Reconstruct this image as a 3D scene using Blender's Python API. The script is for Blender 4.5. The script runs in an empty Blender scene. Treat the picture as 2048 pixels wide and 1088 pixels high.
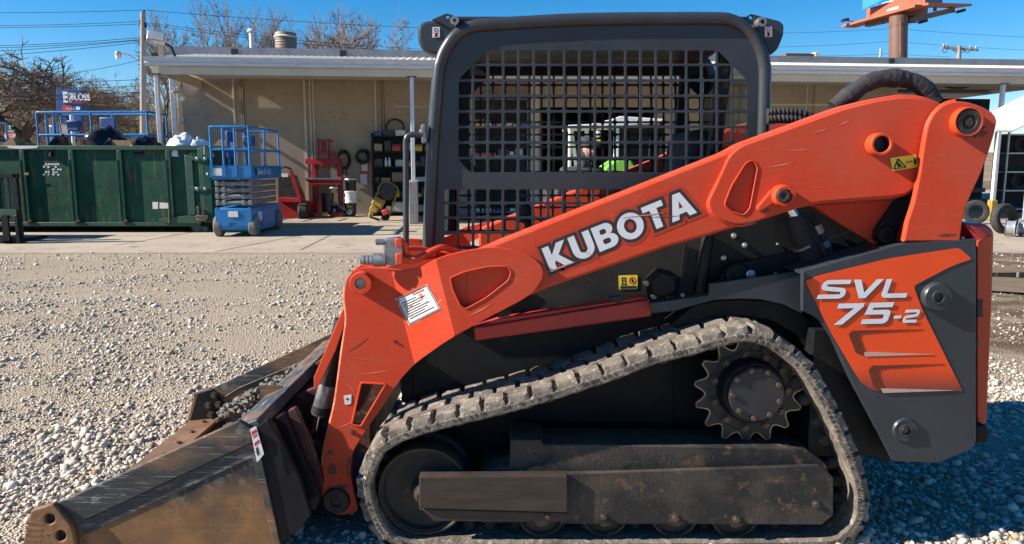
import bpy, bmesh, math, random
import numpy as np
from mathutils import Vector, Matrix, noise as mnoise
random.seed(7); RNG = np.random.default_rng(7)
SC = bpy.context.scene
COL = SC.collection
V = Vector
# ---------------------------------------------------------------- camera
F = 1500.0; CAMH = 1.51; CAMY = -2.79; PITCH = math.atan((544-330)/F)
CP, SP = math.cos(PITCH), math.sin(PITCH)
cam = bpy.data.cameras.new('camera'); camo = bpy.data.objects.new('camera', cam); COL.objects.link(camo)
camo.location = (0, CAMY, CAMH); camo.rotation_euler = (math.pi/2-PITCH, 0, 0)
cam.sensor_width = 36; cam.lens = F/2048*36; cam.clip_end = 3000; cam.clip_start = .05
SC.camera = camo
# ---------------------------------------------------------------- light
SUN = V((1.0, .175, -.62)).normalized()          # direction the light travels
el = math.asin(-SUN.z); az = math.atan2(-SUN.x, -SUN.y)
w = bpy.data.worlds.new('World'); SC.world = w; w.use_nodes = True
nt = w.node_tree; bg = nt.nodes['Background']
sky = nt.nodes.new('ShaderNodeTexSky'); sky.sky_type = 'NISHITA'; sky.sun_disc = False
sky.sun_elevation = el; sky.sun_rotation = az; sky.air_density = 1.0; sky.dust_density = .15; sky.ozone_density = 5.0; sky.altitude = 200
hsv = nt.nodes.new('ShaderNodeHueSaturation'); hsv.inputs['Saturation'].default_value = 1.38; nt.links.new(sky.outputs[0], hsv.inputs['Color']); nt.links.new(hsv.outputs[0], bg.inputs[0]); bg.inputs[1].default_value = .066
sl = bpy.data.lights.new('sun', 'SUN'); sl.energy = 5.0; sl.angle = math.radians(.5); sl.color = (1, .90, .78)
so = bpy.data.objects.new('sun', sl); COL.objects.link(so); so.rotation_euler = SUN.to_track_quat('-Z', 'Y').to_euler()
SC.view_settings.view_transform = 'Standard'; SC.view_settings.look = 'None'; SC.view_settings.gamma = 1
SC.view_settings.exposure = 1.22
# ---------------------------------------------------------------- pixel helpers
def ray(px, py):
    u = (px-1024)/F; v = (544-py)/F
    return V((u, CP+v*SP, -SP+v*CP))
CAM = V((0, CAMY, CAMH))
def P(px, py, Y):
    d = ray(px, py); return CAM+d*((Y-CAMY)/d.y)
def G(px, py, z=0.0):
    d = ray(px, py); return CAM+d*((z-CAMH)/d.z)
def proj(p):
    r = p-CAM; zc = r.y*CP-r.z*SP
    return (1024+F*r.x/zc, 544-F*(r.y*SP+r.z*CP)/zc)
def pw(pts, Y): return [P(a[0], a[1], Y) for a in pts]
# ---------------------------------------------------------------- materials
def mat(name, c, r=.5, m=0.0, c2=None, s=4.0, lo=.35, hi=.65, c3=None, s3=40.0, t3=.62, bump=0.0, bs=80.0, st=(1,1,1),
        scr=None, scs=(6,6,300), sct=.66, scm=.8, rv=.12, spec=.5, obvar=0.0, em=None, ems=0.0, alpha=None, trans=0.0, coat=0.0):
    M = bpy.data.materials.new(name); M.use_nodes = True
    n = M.node_tree.nodes; L = M.node_tree.links; b = n['Principled BSDF']
    b.inputs['Base Color'].default_value = (*c, 1); b.inputs['Roughness'].default_value = r; b.inputs['Metallic'].default_value = m
    b.inputs['Specular IOR Level'].default_value = spec
    if coat: b.inputs['Coat Weight'].default_value = coat; b.inputs['Coat Roughness'].default_value = .12
    if trans: b.inputs['Transmission Weight'].default_value = trans
    if alpha is not None: b.inputs['Alpha'].default_value = alpha
    g = n.new('ShaderNodeNewGeometry'); mp = n.new('ShaderNodeMapping'); mp.inputs['Scale'].default_value = st
    L.new(g.outputs['Position'], mp.inputs['Vector'])
    col = None
    def noise(sc, det=6, rough=.6, vec=None):
        t = n.new('ShaderNodeTexNoise'); t.inputs['Scale'].default_value = sc; t.inputs['Detail'].default_value = det
        t.inputs['Roughness'].default_value = rough; L.new(vec or mp.outputs[0], t.inputs['Vector']); return t.outputs[0]
    def ramp(x, a, bb):
        q = n.new('ShaderNodeMapRange'); q.inputs[1].default_value = a; q.inputs[2].default_value = bb; L.new(x, q.inputs[0]); return q.outputs[0]
    def mix(f, a, bcol, k=1.0):
        q = n.new('ShaderNodeMix'); q.data_type = 'RGBA'
        if k != 1.0:
            mm = n.new('ShaderNodeMath'); mm.operation = 'MULTIPLY'; mm.inputs[1].default_value = k; L.new(f, mm.inputs[0]); f = mm.outputs[0]
        L.new(f, q.inputs[0])
        for i, x in ((6, a), (7, bcol)):
            if isinstance(x, tuple): q.inputs[i].default_value = (*x, 1)
            else: L.new(x, q.inputs[i])
        return q.outputs[2]
    cur = tuple(c)
    if c2: cur = mix(ramp(noise(s), lo, hi), cur, tuple(c2))
    if c3: cur = mix(ramp(noise(s3, 4, .7), t3, t3+.06), cur, tuple(c3))
    if scr:
        for k, rot in enumerate(((.3, .2, .5), (1.1, -.4, 2.0))):
            m2 = n.new('ShaderNodeMapping'); m2.inputs['Rotation'].default_value = rot; m2.inputs['Scale'].default_value = scs
            L.new(g.outputs['Position'], m2.inputs['Vector'])
            cur = mix(ramp(noise(1.0, 3, .6, m2.outputs[0]), sct, sct+.05), cur, tuple(scr), scm)
    if obvar:
        oi = n.new('ShaderNodeObjectInfo'); hs = n.new('ShaderNodeHueSaturation')
        L.new(ramp(oi.outputs['Random'], 0, 1), hs.inputs['Value'])
        q = n.new('ShaderNodeMapRange'); q.inputs[3].default_value = 1-obvar; q.inputs[4].default_value = 1+obvar
        L.new(oi.outputs['Random'], q.inputs[0]); L.new(q.outputs[0], hs.inputs['Value'])
        if isinstance(cur, tuple): hs.inputs['Color'].default_value = (*cur, 1)
        else: L.new(cur, hs.inputs['Color'])
        cur = hs.outputs[0]
    if not isinstance(cur, tuple): L.new(cur, b.inputs['Base Color'])
    if rv:
        q = n.new('ShaderNodeMapRange'); q.inputs[1].default_value = .3; q.inputs[2].default_value = .7
        q.inputs[3].default_value = max(.02, r-rv); q.inputs[4].default_value = min(1, r+rv)
        L.new(noise(9.0, 5), q.inputs[0]); L.new(q.outputs[0], b.inputs['Roughness'])
    if bump:
        bp = n.new('ShaderNodeBump'); bp.inputs['Strength'].default_value = bump; bp.inputs['Distance'].default_value = .01
        L.new(noise(bs, 6, .65), bp.inputs['Height']); L.new(bp.outputs[0], b.inputs['Normal'])
    if em: b.inputs['Emission Color'].default_value = (*em, 1); b.inputs['Emission Strength'].default_value = ems
    return M
MT = {}
MT['orange'] = mat('faded_orange_paint', (.53,.053,.021), .52, c2=(.49,.074,.038), s=3.2, lo=.42, hi=.66, scr=(.70,.19,.12), scs=(9,9,420), sct=.665, scm=.6, c3=(.34,.042,.024), s3=46, t3=.675, bump=.06, bs=30, spec=.18)
MT['orange2'] = mat('bright_orange_paint', (.60,.060,.014), .38, c2=(.52,.055,.016), s=6, c3=(.4,.05,.02), s3=60, t3=.7, bump=.03, bs=40)
MT['redpaint'] = mat('dark_red_paint', (.46,.030,.022), .42, c2=(.36,.026,.02), s=7, c3=(.06,.03,.02), s3=30, t3=.66, bump=.04)
MT['rustred'] = mat('worn_red_steel', (.12,.030,.020), .6, m=.1, c2=(.030,.022,.019), s=8, c3=(.16,.115,.09), s3=20, t3=.58, bump=.25, bs=60)
MT['char'] = mat('charcoal_paint', (.029,.036,.045), .42, c2=(.021,.026,.033), s=4, c3=(.16,.17,.18), s3=60, t3=.695, scr=(.13,.14,.15), sct=.73, scm=.5, bump=.04, bs=120)
MT['chartube'] = mat('charcoal_tube_paint', (.036,.043,.052), .33, c2=(.026,.031,.038), s=9, c3=(.25,.26,.27), s3=70, t3=.725, bump=.05, bs=60)
MT['grease'] = mat('greasy_black_pin', (.016,.014,.013), .55, c2=(.04,.03,.024), s=40, bump=.6, bs=60)
MT['black'] = mat('black_paint', (.007,.0075,.009), .5, c2=(.011,.0115,.013), s=8, c3=(.05,.046,.042), s3=50, t3=.70, bump=.05, spec=.22)
MT['darkpanel'] = mat('dusty_dark_panel', (.017,.0175,.018), .6, c2=(.028,.028,.027), s=5, c3=(.08,.078,.07), s3=70, t3=.71, bump=.06, bs=150, spec=.25)
MT['blackrub'] = mat('black_rubber', (.012,.012,.013), .75, c2=(.02,.02,.02), s=12, bump=.2, bs=60)
MT['track'] = mat('dusty_grey_rubber', (.185,.160,.130), .9, c2=(.090,.080,.068), s=9, lo=.4, hi=.66, c3=(.29,.26,.215), s3=30, t3=.56, bump=.7, bs=70, spec=.2)
MT['trackdark'] = mat('inner_track_rubber', (.035,.033,.031), .9, c2=(.06,.055,.05), s=20, bump=.4, bs=70, spec=.2)
MT['grime'] = mat('greasy_brown_steel', (.050,.041,.033), .7, m=.15, c2=(.024,.022,.021), s=10, c3=(.10,.068,.045), s3=30, t3=.62, bump=.3, bs=60)
MT['frame'] = mat('dusty_frame_steel', (.046,.038,.030), .75, c2=(.013,.0125,.0125), s=4, lo=.44, hi=.56, c3=(.10,.060,.034), s3=13, t3=.57, scr=(.13,.12,.11), scs=(4,4,180), sct=.70, bump=.25, bs=80)
MT['framebr'] = mat('brown_guard_steel', (.052,.037,.027), .6, m=.1, c2=(.028,.021,.017), s=6, st=(1,1,6), c3=(.11,.085,.065), s3=50, t3=.66, scr=(.15,.13,.11), scs=(2,2,120), sct=.71, bump=.15, bs=90)
MT['sprock'] = mat('worn_sprocket_steel', (.022,.026,.034), .5, m=.3, c2=(.035,.034,.033), s=9, c3=(.10,.06,.03), s3=30, t3=.68, bump=.1)
MT['wornedge'] = mat('bare_worn_steel', (.42,.36,.29), .4, m=.8, c2=(.14,.10,.08), s=20, bump=.1)
MT['bolt'] = mat('rusty_bolt', (.14,.105,.08), .5, m=.5, c2=(.07,.05,.04), s=60)
MT['zinc'] = mat('zinc_bolt', (.55,.55,.52), .35, m=.8, c2=(.4,.4,.4), s=60)
MT['chrome'] = mat('chrome_rod', (.8,.8,.82), .12, m=1.0, rv=.05)
MT['greysteel'] = mat('grey_steel', (.30,.31,.32), .4, m=.7, c2=(.18,.18,.19), s=30, bump=.1)
MT['bucket'] = mat('worn_bucket_steel', (.034,.040,.043), .52, m=.1, c2=(.185,.105,.055), s=2.6, lo=.46, hi=.60, st=(1,1,1.8), c3=(.16,.17,.17), s3=7, t3=.60, scr=(.36,.36,.34), scs=(5,5,230), sct=.635, scm=.8, bump=.12, bs=60)
MT['bucketrust'] = mat('polished_rusty_bucket_plate', (.25,.128,.052), .5, m=.1, c2=(.12,.070,.038), s=3.2, lo=.42, hi=.64, c3=(.05,.055,.06), s3=7, t3=.66, scr=(.40,.32,.24), scs=(4,4,260), sct=.66, scm=.5, bump=.12, bs=50)
MT['edge'] = mat('rusty_cutting_edge', (.30,.165,.085), .5, m=.4, c2=(.19,.10,.055), s=8, c3=(.10,.06,.04), s3=30, t3=.62, bump=.3, bs=60)
MT['mud'] = mat('dried_concrete_mud', (.22,.205,.18), .95, c2=(.12,.11,.10), s=20, bump=.8, bs=60, spec=.1)
MT['white'] = mat('white_paint', (.72,.72,.70), .5, c2=(.60,.60,.58), s=5, bump=.03)
MT['letter'] = mat('silver_white_vinyl', (.66,.68,.71), .35, c2=(.58,.60,.63), s=6, scr=(.5,.16,.10), scs=(5,5,90), sct=.72)
MT['letterdark'] = mat('dark_vinyl_outline', (.02,.018,.022), .4, c2=(.04,.02,.02), s=12)
MT['letterhalo'] = mat('deep_orange_vinyl', (.46,.035,.010), .4, c2=(.40,.035,.012), s=8)
MT['yellow'] = mat('yellow_decal', (.78,.60,.03), .45, c2=(.66,.52,.05), s=20)
MT['paper'] = mat('white_sticker', (.72,.72,.71), .5, c2=(.60,.58,.56), s=20, c3=(.45,.12,.08), s3=32, t3=.60)
MT['ink'] = mat('black_ink', (.02,.02,.022), .5)
MT['redink'] = mat('red_ink', (.5,.03,.03), .5)
MT['glass'] = mat('tinted_glass', (.55,.75,.72), .03, trans=1.0, rv=0)
MT['blackcloth'] = mat('black_sleeve_cloth', (.014,.014,.017), .8, c2=(.03,.03,.035), s=18, bump=.9, bs=22)
MT['taillens'] = mat('dark_red_hood', (.30,.015,.022), .18, coat=.6, c2=(.22,.012,.03), s=4)
# background
MT['wall'] = mat('beige_stucco', (.40,.33,.25), .9, c2=(.35,.29,.22), s=1.2, c3=(.30,.25,.20), s3=3.5, t3=.60, bump=.35, bs=26, spec=.2)
MT['cream'] = mat('cream_painted_metal', (.60,.55,.45), .55, c2=(.52,.48,.40), s=2.5, c3=(.40,.36,.3), s3=14, t3=.68)
MT['whitemetal'] = mat('white_gutter_metal', (.66,.66,.66), .4, c2=(.55,.55,.56), s=3, st=(1,1,5), c3=(.35,.34,.33), s3=12, t3=.70)
MT['flash'] = mat('grey_roof_flashing', (.26,.28,.31), .45, m=.4, c2=(.2,.21,.23), s=3)
MT['galv'] = mat('galvanised_post', (.48,.50,.52), .4, m=.6, c2=(.36,.37,.38), s=8, c3=(.25,.2,.16), s3=30, t3=.7)
MT['concrete'] = mat('apron_concrete', (.38,.325,.255), .9, c2=(.31,.265,.205), s=1.1, c3=(.21,.175,.135), s3=2.4, t3=.58, bump=.25, bs=40, spec=.2)
MT['joint'] = mat('dark_joint', (.10,.09,.08), .95)
MT['greend'] = mat('faded_green_steel', (.009,.072,.040), .52, c2=(.006,.046,.028), s=2.2, c3=(.05,.045,.028), s3=5, t3=.60, scr=(.11,.10,.06), scs=(7,7,1.2), sct=.60, scm=.55, bump=.5, bs=5, spec=.25)
MT['greenrail'] = mat('green_rail_steel', (.014,.075,.045), .5, c2=(.02,.05,.03), s=6, c3=(.12,.06,.03), s3=20, t3=.66, bump=.1)
MT['blue'] = mat('sky_blue_paint', (.012,.175,.44), .42, c2=(.010,.14,.35), s=5, c3=(.08,.09,.10), s3=26, t3=.70)
MT['dkblue'] = mat('deep_blue_paint', (.012,.06,.22), .45, c2=(.01,.05,.17), s=4)
MT['greyarm'] = mat('grey_lift_arm', (.20,.21,.22), .5, m=.2, c2=(.13,.135,.14), s=8)
MT['greytyre'] = mat('grey_solid_tyre', (.20,.19,.175), .9, c2=(.13,.125,.12), s=10, bump=.3)
MT['press'] = mat('red_press_paint', (.34,.018,.020), .4, c2=(.25,.014,.016), s=5, c3=(.1,.02,.02), s3=22, t3=.7)
MT['tyre'] = mat('black_tyre', (.018,.018,.019), .85, c2=(.04,.038,.036), s=14, bump=.3, bs=50)
MT['bin'] = mat('black_plastic', (.02,.02,.022), .4, c2=(.03,.03,.032), s=6)
MT['bagblack'] = mat('black_bag_plastic', (.006,.006,.007), .30, c2=(.010,.010,.012), s=10, bump=.5, bs=14, spec=.35)
MT['bagwhite'] = mat('white_plastic_sheet', (.74,.74,.76), .35, c2=(.62,.62,.65), s=9, bump=.5, bs=14)
MT['card'] = mat('cardboard', (.33,.21,.11), .85, c2=(.26,.165,.09), s=10)
MT['wood'] = mat('weathered_pole_wood', (.34,.31,.28), .9, c2=(.22,.2,.18), s=6, st=(8,8,.6), bump=.3)
MT['bark'] = mat('winter_bark', (.085,.068,.055), .95, c2=(.05,.042,.036), s=5, spec=.1)
MT['twig'] = mat('winter_twigs', (.22,.17,.135), .95, c2=(.15,.12,.098), s=.6, spec=.1)
MT['brush'] = mat('dry_brush', (.27,.21,.135), .95, c2=(.17,.14,.095), s=.35, spec=.1)
MT['wire'] = mat('dark_wire', (.012,.014,.02), .95, spec=0, rv=0)
MT['cable'] = mat('black_cable', (.015,.015,.016), .5)
MT['rust'] = mat('billboard_rust_paint', (.42,.115,.055), .6, c2=(.34,.09,.045), s=1.5)
MT['rustpole'] = mat('brown_billboard_column', (.16,.085,.06), .55, c2=(.13,.07,.05), s=1)
MT['billblue'] = mat('billboard_blue_print', (.02,.22,.50), .5)
MT['signblue'] = mat('sign_blue_face', (.015,.045,.18), .35, c2=(.02,.06,.22), s=2)
MT['stopred'] = mat('stop_sign_red', (.50,.02,.02), .4)
MT['signgreen'] = mat('street_sign_green', (.02,.22,.12), .4)
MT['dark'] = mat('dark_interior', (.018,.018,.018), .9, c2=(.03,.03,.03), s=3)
MT['yellowp'] = mat('worn_yellow_paint', (.42,.27,.03), .5, c2=(.28,.18,.03), s=8, c3=(.06,.05,.03), s3=20, t3=.62)
MT['skin'] = mat('skin', (.52,.29,.20), .55, c2=(.46,.25,.17), s=20)
MT['jacket'] = mat('dark_jacket', (.028,.028,.032), .85, c2=(.04,.04,.045), s=14, bump=.5, bs=20)
MT['jeans'] = mat('dark_trousers', (.03,.035,.05), .9, c2=(.045,.05,.065), s=14, bump=.4)
MT['lime'] = mat('lime_green_paint', (.20,.52,.06), .5, c2=(.16,.44,.05), s=8)
MT['steelblue'] = mat('blue_grey_rack_steel', (.16,.20,.27), .45, m=.3, c2=(.12,.15,.2), s=6)
MT['boxvar'] = mat('cardboard_box', (.36,.25,.15), .8, c2=(.30,.2,.12), s=6, obvar=.5)
MT['boxwhite'] = mat('white_carton', (.55,.54,.52), .7, c2=(.45,.44,.43), s=6, obvar=.3)
MT['bluebin'] = mat('blue_plastic_bin', (.02,.07,.28), .4, obvar=.3)
MT['yellowbin'] = mat('yellow_plastic_bin', (.6,.42,.02), .4)
MT['redbin'] = mat('red_plastic_bin', (.5,.03,.02), .4)
MT['canvas'] = mat('off_white_awning', (.78,.76,.70), .6, c2=(.70,.68,.62), s=4)
# ---------------------------------------------------------------- geometry helpers: each returns (verts, faces)
def box(x0, x1, y0, y1, z0, z1):
    v = [(x, y, z) for x in (x0, x1) for y in (y0, y1) for z in (z0, z1)]
    return ([V(a) for a in v], [(0,1,3,2),(4,6,7,5),(0,4,5,1),(2,3,7,6),(0,2,6,4),(1,5,7,3)])
def obox(c, size, R=None):
    g = box(-size[0]/2, size[0]/2, -size[1]/2, size[1]/2, -size[2]/2, size[2]/2)
    R = R or Matrix.Identity(3)
    return ([V(c)+R @ a for a in g[0]], g[1])
def xf(g, M): return ([M @ V(a) for a in g[0]], g[1])
def bar(p0, p1, wy, wz, up=V((0,0,1))):
    p0, p1 = V(p0), V(p1); d = (p1-p0); L = d.length; d = d/L
    s = d.cross(up)
    if s.length < 1e-4: s = d.cross(V((0,1,0)))
    s.normalize(); u = s.cross(d)
    R = Matrix((d, s, u)).transposed()
    return obox((p0+p1)/2, (L, wy, wz), R)
def fillet(pts, r, n=5, closed=True):
    out = []; N = len(pts)
    for i, p in enumerate(pts):
        p_ = V(p[:2]) if len(p) < 4 and not isinstance(p, Vector) else V(p); rr = p[2] if (not isinstance(p, Vector) and len(p) > 2) else r
        if not closed and i in (0, N-1): out.append(p_); continue
        a = pts[i-1]; b = pts[(i+1) % N]
        a = V(a[:2]) if not isinstance(a, Vector) else a; b = V(b[:2]) if not isinstance(b, Vector) else b
        la = (a-p_).length; lb = (b-p_).length
        d = min(rr, la*.48, lb*.48)
        if d < 1e-5: out.append(p_); continue
        q0 = p_+(a-p_)/la*d; q1 = p_+(b-p_)/lb*d
        for k in range(n+1):
            t = k/n; out.append(q0*(1-t)**2+p_*2*t*(1-t)+q1*t*t)
    return out
def crom(pts, n=6, closed=False):
    pts = [V(p) for p in pts]; N = len(pts); out = []
    for i in range(N if closed else N-1):
        g = lambda k: pts[k % N] if closed else pts[max(0, min(N-1, k))]
        p0, p1, p2, p3 = g(i-1), g(i), g(i+1), g(i+2)
        for k in range(n):
            t = k/n
            out.append(.5*((2*p1)+(p2-p0)*t+(2*p0-5*p1+4*p2-p3)*t*t+(3*p1-p0-3*p2+p3)*t**3))
    if not closed: out.append(pts[-1])
    return out
def tube(path, r, seg=10, caps=True, closed=False):
    path = [V(p) for p in path]; N = len(path); R = r if callable(r) else (lambda t: r)
    vs = []; fs = []
    t0 = (path[1]-path[0]).normalized()
    nrm = t0.orthogonal().normalized()
    for i in range(N):
        if closed: tg = (path[(i+1) % N]-path[i-1])
        else: tg = path[min(N-1, i+1)]-path[max(0, i-1)]
        if tg.length < 1e-9: tg = t0
        tg.normalize()
        nrm = nrm-tg*nrm.dot(tg)
        if nrm.length < 1e-6: nrm = tg.orthogonal()
        nrm.normalize(); bn = tg.cross(nrm); rr = R(i/(N-1))
        for k in range(seg):
            a = 2*math.pi*k/seg; vs.append(path[i]+(nrm*math.cos(a)+bn*math.sin(a))*rr)
    for i in range(N if closed else N-1):
        j = (i+1) % N
        for k in range(seg):
            k2 = (k+1) % seg; fs.append((i*seg+k, i*seg+k2, j*seg+k2, j*seg+k))
    if caps and not closed:
        fs.append(tuple(range(seg-1, -1, -1))); fs.append(tuple((N-1)*seg+k for k in range(seg)))
    return (vs, fs)
def cyl(p0, p1, r0, r1=None, seg=24):
    r1 = r0 if r1 is None else r1
    return tube([p0, p1], lambda t: r0 if t < .5 else r1, seg)
def lathe(c, axis, prof, seg=32, cap=False):
    axis = V(axis).normalized(); a = axis.orthogonal().normalized(); b = axis.cross(a); c = V(c)
    vs = []; fs = []; N = len(prof)
    for (r, h) in prof:
        for k in range(seg):
            t = 2*math.pi*k/seg; vs.append(c+axis*h+(a*math.cos(t)+b*math.sin(t))*r)
    for i in range(N-1):
        for k in range(seg):
            k2 = (k+1) % seg; fs.append((i*seg+k, (i+1)*seg+k, (i+1)*seg+k2, i*seg+k2))
    if cap and prof[0][0] > 1e-5: fs.append(tuple(range(seg)))
    if cap and prof[-1][0] > 1e-5: fs.append(tuple((N-1)*seg+k for k in range(seg-1, -1, -1)))
    return (vs, fs)
def torus(c, axis, R, r, n=40, m=12):
    axis = V(axis).normalized(); a = axis.orthogonal().normalized(); b = axis.cross(a); c = V(c)
    return tube([c+(a*math.cos(2*math.pi*k/n)+b*math.sin(2*math.pi*k/n))*R for k in range(n)], r, m, closed=True)
def curve_geo(cu):
    o = bpy.data.objects.new('tmp', cu); me = bpy.data.meshes.new_from_object(o)
    g = ([v.co.copy() for v in me.vertices], [tuple(p.vertices) for p in me.polygons])
    bpy.data.objects.remove(o); bpy.data.meshes.remove(me); bpy.data.curves.remove(cu); return g
def fillg(loops, th, bev=0.0):
    """closed 2D loops (outer + holes) -> solid slab in local XY, thickness th centred on z=0"""
    cu = bpy.data.curves.new('tmp', 'CURVE'); cu.dimensions = '2D'; cu.fill_mode = 'BOTH'
    cu.extrude = max(th/2-bev, 0); cu.bevel_depth = bev; cu.bevel_resolution = 1; cu.offset = -bev
    for lp in loops:
        s = cu.splines.new('POLY'); s.points.add(len(lp)-1)
        for q, p in zip(s.points, lp): q.co = (p[0], p[1], 0, 1)
        s.use_cyclic_u = True
    return curve_geo(cu)
def slabY(loops, Y, th, bev=0.0):
    """loops of (x,z) world -> slab whose front face is at Y and goes back th"""
    vs, fs = fillg(loops, th, bev)
    return ([V((a.x, Y+th/2-a.z, a.y)) for a in vs], fs)
def pl(pts, Y): return [(q.x, q.z) for q in pw(pts, Y)]
def plate(pts, Y, th, r=5, bev=.003, holes=()):
    """pixel outline (filleted by r px) -> slab at plane Y"""
    loops = [pl(fillet(pts, r), Y)]+[pl(h, Y) for h in holes]
    return slabY(loops, Y, th, bev)
def circ(cx, cy, r, n=28): return [(cx+r*math.cos(2*math.pi*k/n), cy+r*math.sin(2*math.pi*k/n)) for k in range(n)]
def scale_at(px, py, Y):
    return (P(px+1, py, Y)-P(px, py, Y)).length
def disc(px, py, rpx, Y, prof, seg=36):
    """lathe facing the camera on plane Y; prof of (radius factor, metres towards the camera)"""
    c = P(px, py, Y); s = scale_at(px, py, Y)*rpx
    return lathe(c, (0,-1,0), [(a*s, h) for a, h in prof], seg)
def merge(gs):
    vs = []; fs = []
    for g in gs:
        o = len(vs); vs += list(g[0]); fs += [tuple(i+o for i in f) for f in g[1]]
    return vs, fs
def mesh(name, gs, m, smooth=True, ang=35):
    if isinstance(gs, tuple): gs = [gs]
    vs, fs = merge(gs)
    me = bpy.data.meshes.new(name); me.from_pydata([tuple(v) for v in vs], [], fs)
    bm = bmesh.new(); bm.from_mesh(me); bmesh.ops.recalc_face_normals(bm, faces=bm.faces); bm.to_mesh(me); bm.free()
    if smooth:
        me.polygons.foreach_set('use_smooth', [True]*len(me.polygons)); me.set_sharp_from_angle(angle=math.radians(ang))
    me.materials.append(MT[m] if isinstance(m, str) else m)
    return me
def put(name, me, parent=None, M=None):
    o = bpy.data.objects.new(name, me); COL.objects.link(o)
    if parent:
        o.parent = parent
        W = Matrix.Identity(4); q = parent; ch = []
        o.matrix_parent_inverse = WM[parent.name].inverted()
    W = M or Matrix.Identity(4); o.matrix_basis = W; WM[o.name] = W
    return o
WM = {}
def part(name, gs, m, parent, bev=0, label=None, smooth=True, kind=None, ang=35):
    o = put(name, mesh(name, gs, m, smooth, ang), parent)
    if bev:
        b = o.modifiers.new('bevel', 'BEVEL'); b.width = bev; b.segments = 2; b.limit_method = 'ANGLE'; b.angle_limit = math.radians(40)
    if label: o['label'] = label
    if kind: o['kind'] = kind
    return o
def thing(name, label, cat, loc=(0,0,0), group=None):
    o = put(name, None, None, Matrix.Translation(V(loc))); o['label'] = label; o['category'] = cat
    if group: o['group'] = group
    return o
def single(name, gs, m, label, cat, group=None, bev=0, smooth=True):
    o = part(name, gs, m, None, bev, smooth=smooth); o['label'] = label; o['category'] = cat
    if group: o['group'] = group
    return o
def struct(name, gs, m, bev=0, smooth=False):
    o = part(name, gs, m, None, bev, smooth=smooth); o['kind'] = 'structure'; return o
def dup(root, M, label=None):
    """copy a thing and its parts, moved by world matrix M"""
    r = root.copy(); COL.objects.link(r); r.matrix_basis = M @ WM[root.name]; WM[r.name] = r.matrix_basis.copy()
    if label: r['label'] = label
    def rec(a, b):
        for ch in [o for o in KIDS(a)]:
            c = ch.copy(); COL.objects.link(c); c.parent = b; WM[c.name] = M @ WM[ch.name]; rec(ch, c)
    rec(root, r)
    return r
def KIDS(a): return [o for o in list(COL.objects) if o.parent == a]
def text(s, size, off=0.0, shear=0.0, th=.0, sx=1.0):
    cu = bpy.data.curves.new('tmp', 'FONT'); cu.body = s; cu.size = size; cu.offset = off*size; cu.shear = shear; cu.extrude = th; cu.fill_mode = 'FRONT' if th == 0 else 'BOTH'
    cu.resolution_u = 4
    g = curve_geo(cu); return ([V((a.x*sx, a.y, a.z)) for a in g[0]], g[1])
def on_frame(g, o, ex, ey):
    """local xy geometry onto a plane with origin o and axes ex, ey (z = ex x ey)"""
    ex, ey = V(ex), V(ey); ez = ex.cross(ey).normalized()
    return ([V(o)+ex*a.x+ey*a.y+ez*a.z for a in g[0]], g[1])
# ================================================================ ground
def ground_mat():
    M = bpy.data.materials.new('gravel_fines'); M.use_nodes = True
    n = M.node_tree.nodes; L = M.node_tree.links; b = n['Principled BSDF']; b.inputs['Roughness'].default_value = .95; b.inputs['Specular IOR Level'].default_value = .15
    g = n.new('ShaderNodeNewGeometry')
    def noise(sc, d=6, r=.6):
        t = n.new('ShaderNodeTexNoise'); t.inputs['Scale'].default_value = sc; t.inputs['Detail'].default_value = d; t.inputs['Roughness'].default_value = r; L.new(g.outputs['Position'], t.inputs['Vector']); return t.outputs[0]
    def rmp(x, a, bb):
        q = n.new('ShaderNodeMapRange'); q.inputs[1].default_value = a; q.inputs[2].default_value = bb; L.new(x, q.inputs[0]); return q.outputs[0]
    def mix(f, a, c):
        q = n.new('ShaderNodeMix'); q.data_type = 'RGBA'; L.new(f, q.inputs[0])
        for i, x in ((6, a), (7, c)):
            if isinstance(x, tuple): q.inputs[i].default_value = (*x, 1)
            else: L.new(x, q.inputs[i])
        return q.outputs[2]
    c = mix(rmp(noise(55, 5, .8), .35, .65), (.23,.19,.14), (.48,.41,.31))
    c = mix(rmp(noise(1.1), .50, .68), c, (.40,.335,.255))
    c = mix(rmp(noise(.7, 4), .66, .72), c, (.15,.115,.08))
    # wet brown soil on the right behind the loader
    s = n.new('ShaderNodeSeparateXYZ'); L.new(g.outputs['Position'], s.inputs[0])
    fx = rmp(s.outputs['X'], 2.0, 3.0); fy = rmp(s.outputs['Y'], 2.0, 3.4)
    mm = n.new('ShaderNodeMath'); mm.operation = 'MULTIPLY'; L.new(fx, mm.inputs[0]); L.new(fy, mm.inputs[1])
    m2 = n.new('ShaderNodeMath'); m2.operation = 'MULTIPLY'; L.new(mm.outputs[0], m2.inputs[0]); L.new(rmp(noise(2.2), .30, .55), m2.inputs[1])
    c = mix(m2.outputs[0], c, (.12,.085,.055))
    L.new(c, b.inputs['Base Color'])
    v = n.new('ShaderNodeTexVoronoi'); v.inputs['Scale'].default_value = 70; L.new(g.outputs['Position'], v.inputs['Vector'])
    bp = n.new('ShaderNodeBump'); bp.inputs['Strength'].default_value = .9; bp.inputs['Distance'].default_value = .02; L.new(v.outputs['Distance'], bp.inputs['Height'])
    L.new(bp.outputs[0], b.inputs['Normal'])
    return M
MT['ground'] = ground_mat()
def gz(x, y): return .018*mnoise.noise(V((x*.55, y*.55, 3.1)))+.010*mnoise.noise(V((x*1.7, y*1.7, 7)))
EDGE = G(1024, 507).y                       # where the gravel meets the concrete apron
gv = []; gf = []
xs = [-900,-200,-60,-30,-16]+[-14+.25*i for i in range(113)]+[16,30,60,200,900]
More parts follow.
